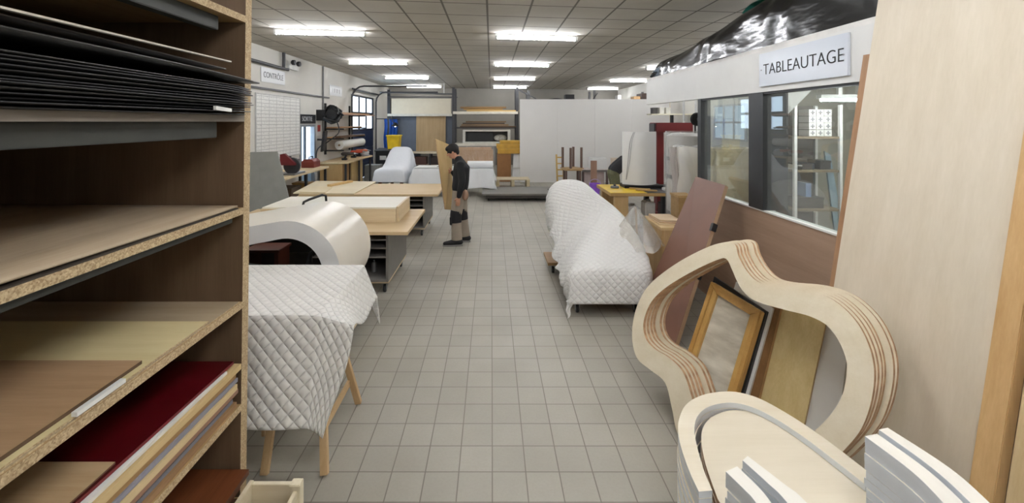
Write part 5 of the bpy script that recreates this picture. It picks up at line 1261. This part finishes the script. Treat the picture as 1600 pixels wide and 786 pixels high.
fn_ = thing('round_fan', 'black round wall fan beside the booth post', 'fan', (3.9, 8.3, 2.0))
part('cage', MB().lathe([(.02, 0), (.11, .01), (.13, .05), (.11, .09), (.02, .1)], (3.95, 8.0, 2.14), 22, 'y'), BLACK, fn_)
part('hub', MB().lathe([(0, -.01), (.035, -.01), (.035, .0), (0, .01)], (3.95, 7.99, 2.14), 14, 'y'), plain('55565a', .4), fn_)
part('stand', MB().tube([V(3.95, 8.12, .02), V(3.95, 8.12, 2.14)], .015, 8), BLACK, fn_)
part('base', MB().lathe([(0, 0), (.2, 0), (.2, .02), (.03, .04), (0, .04)], (3.95, 8.12, 0), 22), BLACK, fn_)
for k, x in enumerate((4.25, 4.5)): solo('vertical_pipe', MB().tube([V(5.6 + .35 * k, 12.2, .01), V(5.6 + .35 * k, 12.2, CEIL - .01)], .03, 8), plain('c3c3c0', .5), ('pale vertical pipe near the red machine head', 'second pale vertical pipe nearer the side wall')[k], 'pipe')

# ------------------------------------------------------------------ leaning sheets against the booth
def bpl(y, z): return V(2.118 + .155 * z, y, z)
solo('plywood_sheet', MB().hexa([bpl(1.9, .01), bpl(2.78, .01), bpl(2.78, 3.0), bpl(1.9, 3.0)], (.02, 0, -.003), 0, 1), [BIRCH('z'), ply_edge()], 'very large pale birch plywood sheet leaning on the booth front', 'sheet', smooth=False)
def b2(y, z): return V(2.17 + .147 * z, y, z)
solo('plywood_sheet', MB().hexa([b2(2.0, .01), b2(2.865, .01), b2(2.865, 2.55), b2(2.0, 2.55)], (.01, 0, -.0015), 0, 1), [wood('b58c68', '96704e', 'z', .55), plain('a57c58', .6)], 'brown plywood sheet leaning just behind the large pale birch sheet', 'sheet', smooth=False)
TB = wood('dab784', 'bc9560', 'z', .5)
def timber(ya, yb2, za, zt, m, lab, xo=0):
    solo('timber', MB().hexa([bpl(ya, za) + V(-.03 + xo, 0, 0), bpl(yb2, za) + V(-.03 + xo, 0, 0), bpl(yb2, zt) + V(-.03 + xo, 0, 0), bpl(ya, zt) + V(-.03 + xo, 0, 0)], (.05, 0, 0)), m, lab, 'timber', bevel=.003)
timber(1.8, 1.895, .012, 2.9, TB, 'golden timber batten leaning along the edge of the large birch sheet')
timber(1.66, 1.765, .012, 2.2, wood('dcc69c', 'c2a679', 'z', .5), 'pale timber batten leaning beside the golden timber batten')
timber(1.54, 1.645, .012, 2.0, wood('c29a62', 'a07942', 'z', .5), 'darker timber batten outermost of the three beside the birch sheet', .02)
# brown panel leaning by the booth
tl_, tr_ = at(1091, 278, 4.95), at(1138, 292, 4.3)
bl1, br1 = V(1.66, 4.62, .005), V(1.72, 3.86, .005)
nn = (tr_ - tl_).cross(bl1 - tl_).normalized(); nn = nn if nn.y > 0 else -nn
bp_ = thing('brown_laminated_panel', 'tall reddish brown panel with hinges leaning on the booth behind the ring frames', 'panel', (1.76, 4.2, 0))
part('panel', MB().hexa([bl1, br1, tr_, tl_], nn * .035, 0, 1), [plain('765140', .5, var=.06, scale=3), plain('a5876a', .6)], bp_, smooth=False)
for f_ in (.42, .72):
    p_ = br1.lerp(tr_, f_) + nn * .02
    d_ = (tr_ - br1).normalized()
    part('hinge', MB().bar(p_ - d_ * .04, p_ + d_ * .04, .04, .05, nn), BLACK, bp_, bevel=.003)

# ------------------------------------------------------------------ plane in which the ring frames lean
NX, NY, KL, C0 = .85, .527, .38, 2.487
PN = V(NX, NY, -KL).normalized(); PU = V(NY, -NX, 0)
def on(px, py, t=0):
    a = (px - CX) / F; b = (py - CY) / F
    Y = (C0 + t + KL * CAMZ) / (NX * a + NY + KL * b)
    return V(a * Y, Y, CAMZ - b * Y)
o_px = [(1146,380),(1154,401),(1167,424),(1184,440),(1208,447),(1254,452),(1291,463),(1318,481),(1341,507),(1357,539),(1365,571),(1365,603),(1358,639),(1345,671),(1323,699),(1285,735),(1235,763),(1175,770),(1120,752),(1080,715),(1058,676),(1050,639),(1039,598),(1016,578),(997,562),(989,540),(988,511),(995,479),(1011,449),(1039,424),(1075,401),(1117,382)]
i_px = [(1135,405),(1144,422),(1152,440),(1164,458),(1182,471),(1226,484),(1262,493),(1290,507),(1309,530),(1321,558),(1323,585),(1316,617),(1300,645),(1274,672),(1235,700),(1190,712),(1140,704),(1105,680),(1088,650),(1080,618),(1066,580),(1044,558),(1024,546),(1010,531),(1005,510),(1010,487),(1022,466),(1045,446),(1084,423),(1121,406)]
ro = spline([on(*p) for p in o_px], 5); ri = spline([on(*p) for p in i_px], 5)
minz = min(p.z for p in ro)
TH = .029
RING = [wood('e5dbc5', 'd6c9ad', 'x', .55, .8), ply_edge()]
SH = [(0, 0), (.034, .004), (.068, .010), (.101, .012), (.152, .034), (.186, .04)]
rlab = ['frontmost plywood ring frame of the leaning amoeba shaped stack', 'second plywood ring frame from the front in the leaning stack', 'third plywood ring frame from the front in the leaning stack', 'fourth plywood ring frame from the front, last before the gap', 'fifth plywood ring frame, behind the gap in the leaning stack', 'rearmost plywood ring frame of the leaning amoeba shaped stack']
base0 = V(1.475, 2.34, minz)
drop = V(0, 0, .004 - minz)
ring0 = None
for i, (t_, s_) in enumerate(SH):
    off = V(NX, NY, 0) * t_ + PU * s_
    if ring0 is None:
        ring0 = solo('plywood_ring', MB().prism(ro, PN * TH, ri, 0, 1), RING, rlab[0], 'frame', 'amoeba shaped plywood ring frames', loc=base0)
        r = ring0
    else: r = dup(ring0, base0 + off, rlab[i])
print('RING minz', minz)

# things leaning behind the ring frames
def lean(px4, t, th, mats, name, label, cat, floor=True, **kw):
    q = [on(*p, t) for p in px4]      # TL, TR, BR, BL
    if floor:
        for a, b in ((0, 3), (1, 2)):
            d = q[b] - q[a]; k = (q[a].z - .006) / (q[a].z - q[b].z); q[b] = q[a] + d * k
    return solo(name, MB().hexa(q, PN * th, 0, 1), mats, label, cat, smooth=False, **kw)
def inset(q, w):
    a, b, c, d = q
    u = (b - a).normalized() * w; v = (d - a).normalized() * w
    return [a + u + v, b - u + v, c - u - v, d + u - v]
GOLD = [wood('cfa966', 'b08746', 'z', .4), wood('c99f5c', 'a57b3c', 'x', .4)]
pf = thing('picture_frame', 'golden wooden picture frame with a bare canvas leaning behind the ring frames', 'picture frame', (1.8, 2.9, 0))
tF = .25
qo = [on(*p, tF) for p in ((1112, 440), (1190, 487), (1132, 680), (1050, 625))]
for a, b in ((0, 3), (1, 2)):
    d = qo[b] - qo[a]; k = (qo[a].z - .01) / (qo[a].z - qo[b].z); qo[b] = qo[a] + d * min(k, 1.0)
qi = inset(qo, .062); qm = inset(qo, .03)
for i in range(4):
    j = (i + 1) % 4
    part('frame_bar', MB().hexa([qo[i], qo[j], qi[j], qi[i]], PN * .05), GOLD[0] if i % 2 else GOLD[1], pf, bevel=.004)
    part('outer_moulding', MB().hexa([qo[i] - PN * .012, qo[j] - PN * .012, qm[j] - PN * .012, qm[i] - PN * .012], PN * .012), GOLD[1], pf, bevel=.003)
t = NT('canvas'); v = t.coord(scale=(1, 1, 3))
canv = t.bsdf(t.mix(t.ramp(t.noise(v, 3.5, 5), .35, .7), lin('dad4c4'), lin('a49b88')), .8)
part('canvas', MB().hexa([p + PN * .03 for p in qi], PN * .012), [canv], pf, 'bare greyish canvas')
lean(((1116, 432), (1198, 487), (1160, 620), (1078, 565)), .31, .03, [BLACK, BLACK], 'black_canvas', 'black edged canvas leaning directly behind the golden picture frame', 'canvas')
lean(((1150, 440), (1208, 482), (1172, 610), (1112, 570)), .345, .02, [WHITEP, plain('d9d7cf', .6)], 'white_sheet', 'white panel edge leaning between the black canvas and a brown board', 'panel')
lean(((1160, 440), (1220, 480), (1186, 620), (1126, 575)), .37, .03, [wood('8e6a42', '6c4c2a', 'z', .5), wood('b08a5c', '8d6a3c', 'z', .5)], 'brown_board', 'brown wooden board leaning between white panel and yellow panel', 'board')
lean(((1224, 437), (1294, 486), (1258, 657), (1189, 620)), .405, .02, [wood('d9c795', 'b9a26c', 'z', .4), wood('cbb083', 'a98d5d', 'z', .5)], 'yellowish_sheet', 'yellowish plywood panel leaning behind the wide end of the ring frames', 'panel')
lean(((1258, 455), (1330, 500), (1308, 680), (1232, 640)), .43, .018, [plain('d6d5d0', .5, var=.04), plain('bdbab0', .6)], 'pale_grey_sheet', 'pale grey panel leaning behind the yellowish plywood panel', 'panel')

# ------------------------------------------------------------------ stack of arches with half-oval panels
zr = .6
oa = [(1092,768),(1078,738),(1066,705),(1060,678),(1061,655),(1072,632),(1095,618),(1125,612),(1155,613),(1190,624),(1240,652),(1290,686),(1340,724),(1382,757)]
ia = [(1113,766),(1100,735),(1090,700),(1085,672),(1090,650),(1108,635),(1140,629),(1175,636),(1215,656),(1260,686),(1310,724),(1352,757)]
A = spline([at_z(*p, zr) for p in oa], 6, False); Bq = spline([at_z(*p, zr) for p in ia], 6, False)
ARCH = [wood('ece4d2', 'ddd1b8', 'x', .5, .8), plain('e2e5e7', .5, var=.04), plain('a07e60', .6)]
th = .03
am = MB(); nA = len(A)
cont = A + Bq[::-1]
am.prism([p - V(0, 0, th) for p in cont], (0, 0, th * .94), None, 0, 1)
a0 = None
lx = V(1.2, 2.0, 0)
for k in range(20):
    z = zr - th * (19 - k) - th
    z = k * th
    lab = 'topmost pale plywood arch with white painted edge around the half oval panels' if k == 19 else 'white edged plywood arch lower in the stack around the half oval panels'
    jx, jy = (0, 0) if k == 19 else (rnd(-.006, .004), rnd(-.006, .002))
    if a0 is None: a0 = solo('plywood_arch', am, ARCH, lab, 'arch', 'white edged plywood arches in one stack', loc=lx + V(0, 0, zr - th)); a0.location = lx + V(jx, jy, z + .001); W[a0] = a0.location.copy()
    else: dup(a0, lx + V(jx, jy, z + .001), lab)
# half-oval panels
zp = .572
pp_ = [(1124,786),(1103,726),(1096,690),(1099,666),(1115,649),(1145,640),(1180,645),(1215,658),(1250,675),(1285,694),(1320,716),(1349,746)]
Pq = spline([at_z(*p, zp) for p in pp_], 6, False)
Pq = [p for p in Pq if p.y > 1.675]
Pq = [V(Pq[0].x, 1.672, zp)] + Pq + [V(Pq[-1].x + .01, 1.672, zp)]
pm = MB().prism([p - V(0, 0, th) for p in Pq], (0, 0, th * .94), None, 0, 1)
p0 = None
for k in range(19):
    lab = 'topmost half oval birch plywood panel lying inside the arch stack' if k == 18 else 'half oval plywood panel lower in the pile inside the arches'
    j = (0, 0) if k == 18 else (rnd(-.006, .006), rnd(-.004, .006))
    z = .001 + k * th
    if p0 is None: p0 = solo('half_oval_board', pm, [wood('e7ddc9', 'dacfb8', 'x', .5, .7), ply_edge()], lab, 'panel', 'half oval plywood panels in one pile', loc=lx + V(0, 0, zp - th)); p0.location = lx + V(j[0], j[1], z)
    else: dup(p0, lx + V(j[0], j[1], z), lab)
# white curved ribs
RIB = [plain('ece8de', .5, var=.03), plain('e0e4e8', .5, var=.05)]
def rib_mesh(pl, pr):
    L = spline([V(x, y, 0) for x, y in pl], 6, False); R_ = spline([V(x, y, 0) for x, y in pr], 6, False)
    return MB().prism(L + R_[::-1], (0, 0, .0305), None, 0, 1)
def rib_stack(pl, pr, zt, n, grp, toplab, lab):
    cx_ = (pl[0][0] + pr[0][0]) / 2; cy_ = (pl[0][1] + pl[-1][1]) / 2; b = None
    for k in range(n):
        z = zt - .032 * (n - k); lb = toplab if k == n - 1 else lab
        j = V(0, 0, 0) if k == n - 1 else V(rnd(-.002, .003), rnd(-.010, .006), 0)
        base = V(cx_, cy_, z)
        if b is None: b = solo('white_rib', rib_mesh(pl, pr), RIB, lb, 'rib', grp, loc=V(cx_, cy_, 0)); b.location = base + j
        else: dup(b, base + j, lb)
n_r = 28
rib_stack([(1.42, 1.592), (1.437, 1.43), (1.415, 1.3), (1.37, 1.12)], [(1.478, 1.605), (1.497, 1.44), (1.478, 1.3), (1.43, 1.12)], .9, n_r, 'white ribs of the tall stack beside the birch sheet', 'topmost white curved rib of the tall stack, side nearer the arches', 'white curved rib lower in the tall stack, side nearer the arches')
rib_stack([(1.494, 1.615), (1.512, 1.44), (1.492, 1.3), (1.445, 1.12)], [(1.538, 1.625), (1.572, 1.44), (1.552, 1.3), (1.505, 1.12)], .908, n_r, 'white ribs of the tall stack touching the birch sheet side', 'topmost white curved rib of the tall stack, side nearer the birch sheet', 'white curved rib lower in the tall stack, side nearer the birch sheet')
rib_stack([(.868, 1.551), (.892, 1.47), (.9, 1.42), (.9, 1.2)], [(.924, 1.574), (.948, 1.48), (.952, 1.42), (.955, 1.2)], .8, 25, 'white ribs of the shorter stack before the half oval panels', 'topmost white curved rib of the shorter stack, outer side', 'white curved rib lower in the shorter stack, outer side')
rib_stack([(.955, 1.592), (.985, 1.49), (1.0, 1.42), (1.005, 1.2)], [(.987, 1.613), (1.04, 1.49), (1.065, 1.42), (1.075, 1.2)], .808, 25, 'white ribs of the shorter stack on its inner side', 'topmost white curved rib of the shorter stack, inner side', 'white curved rib lower in the shorter stack, inner side')

# ------------------------------------------------------------------ light and colour
w = bpy.data.worlds.new('world'); scn.world = w; w.use_nodes = True
w.node_tree.nodes['Background'].inputs[0].default_value = (.75, .85, 1, 1); w.node_tree.nodes['Background'].inputs[1].default_value = .3
vs = scn.view_settings; vs.view_transform = 'Standard'; vs.look = 'None'; vs.gamma = 1; vs.use_curve_mapping = False
vs.exposure = 1.93
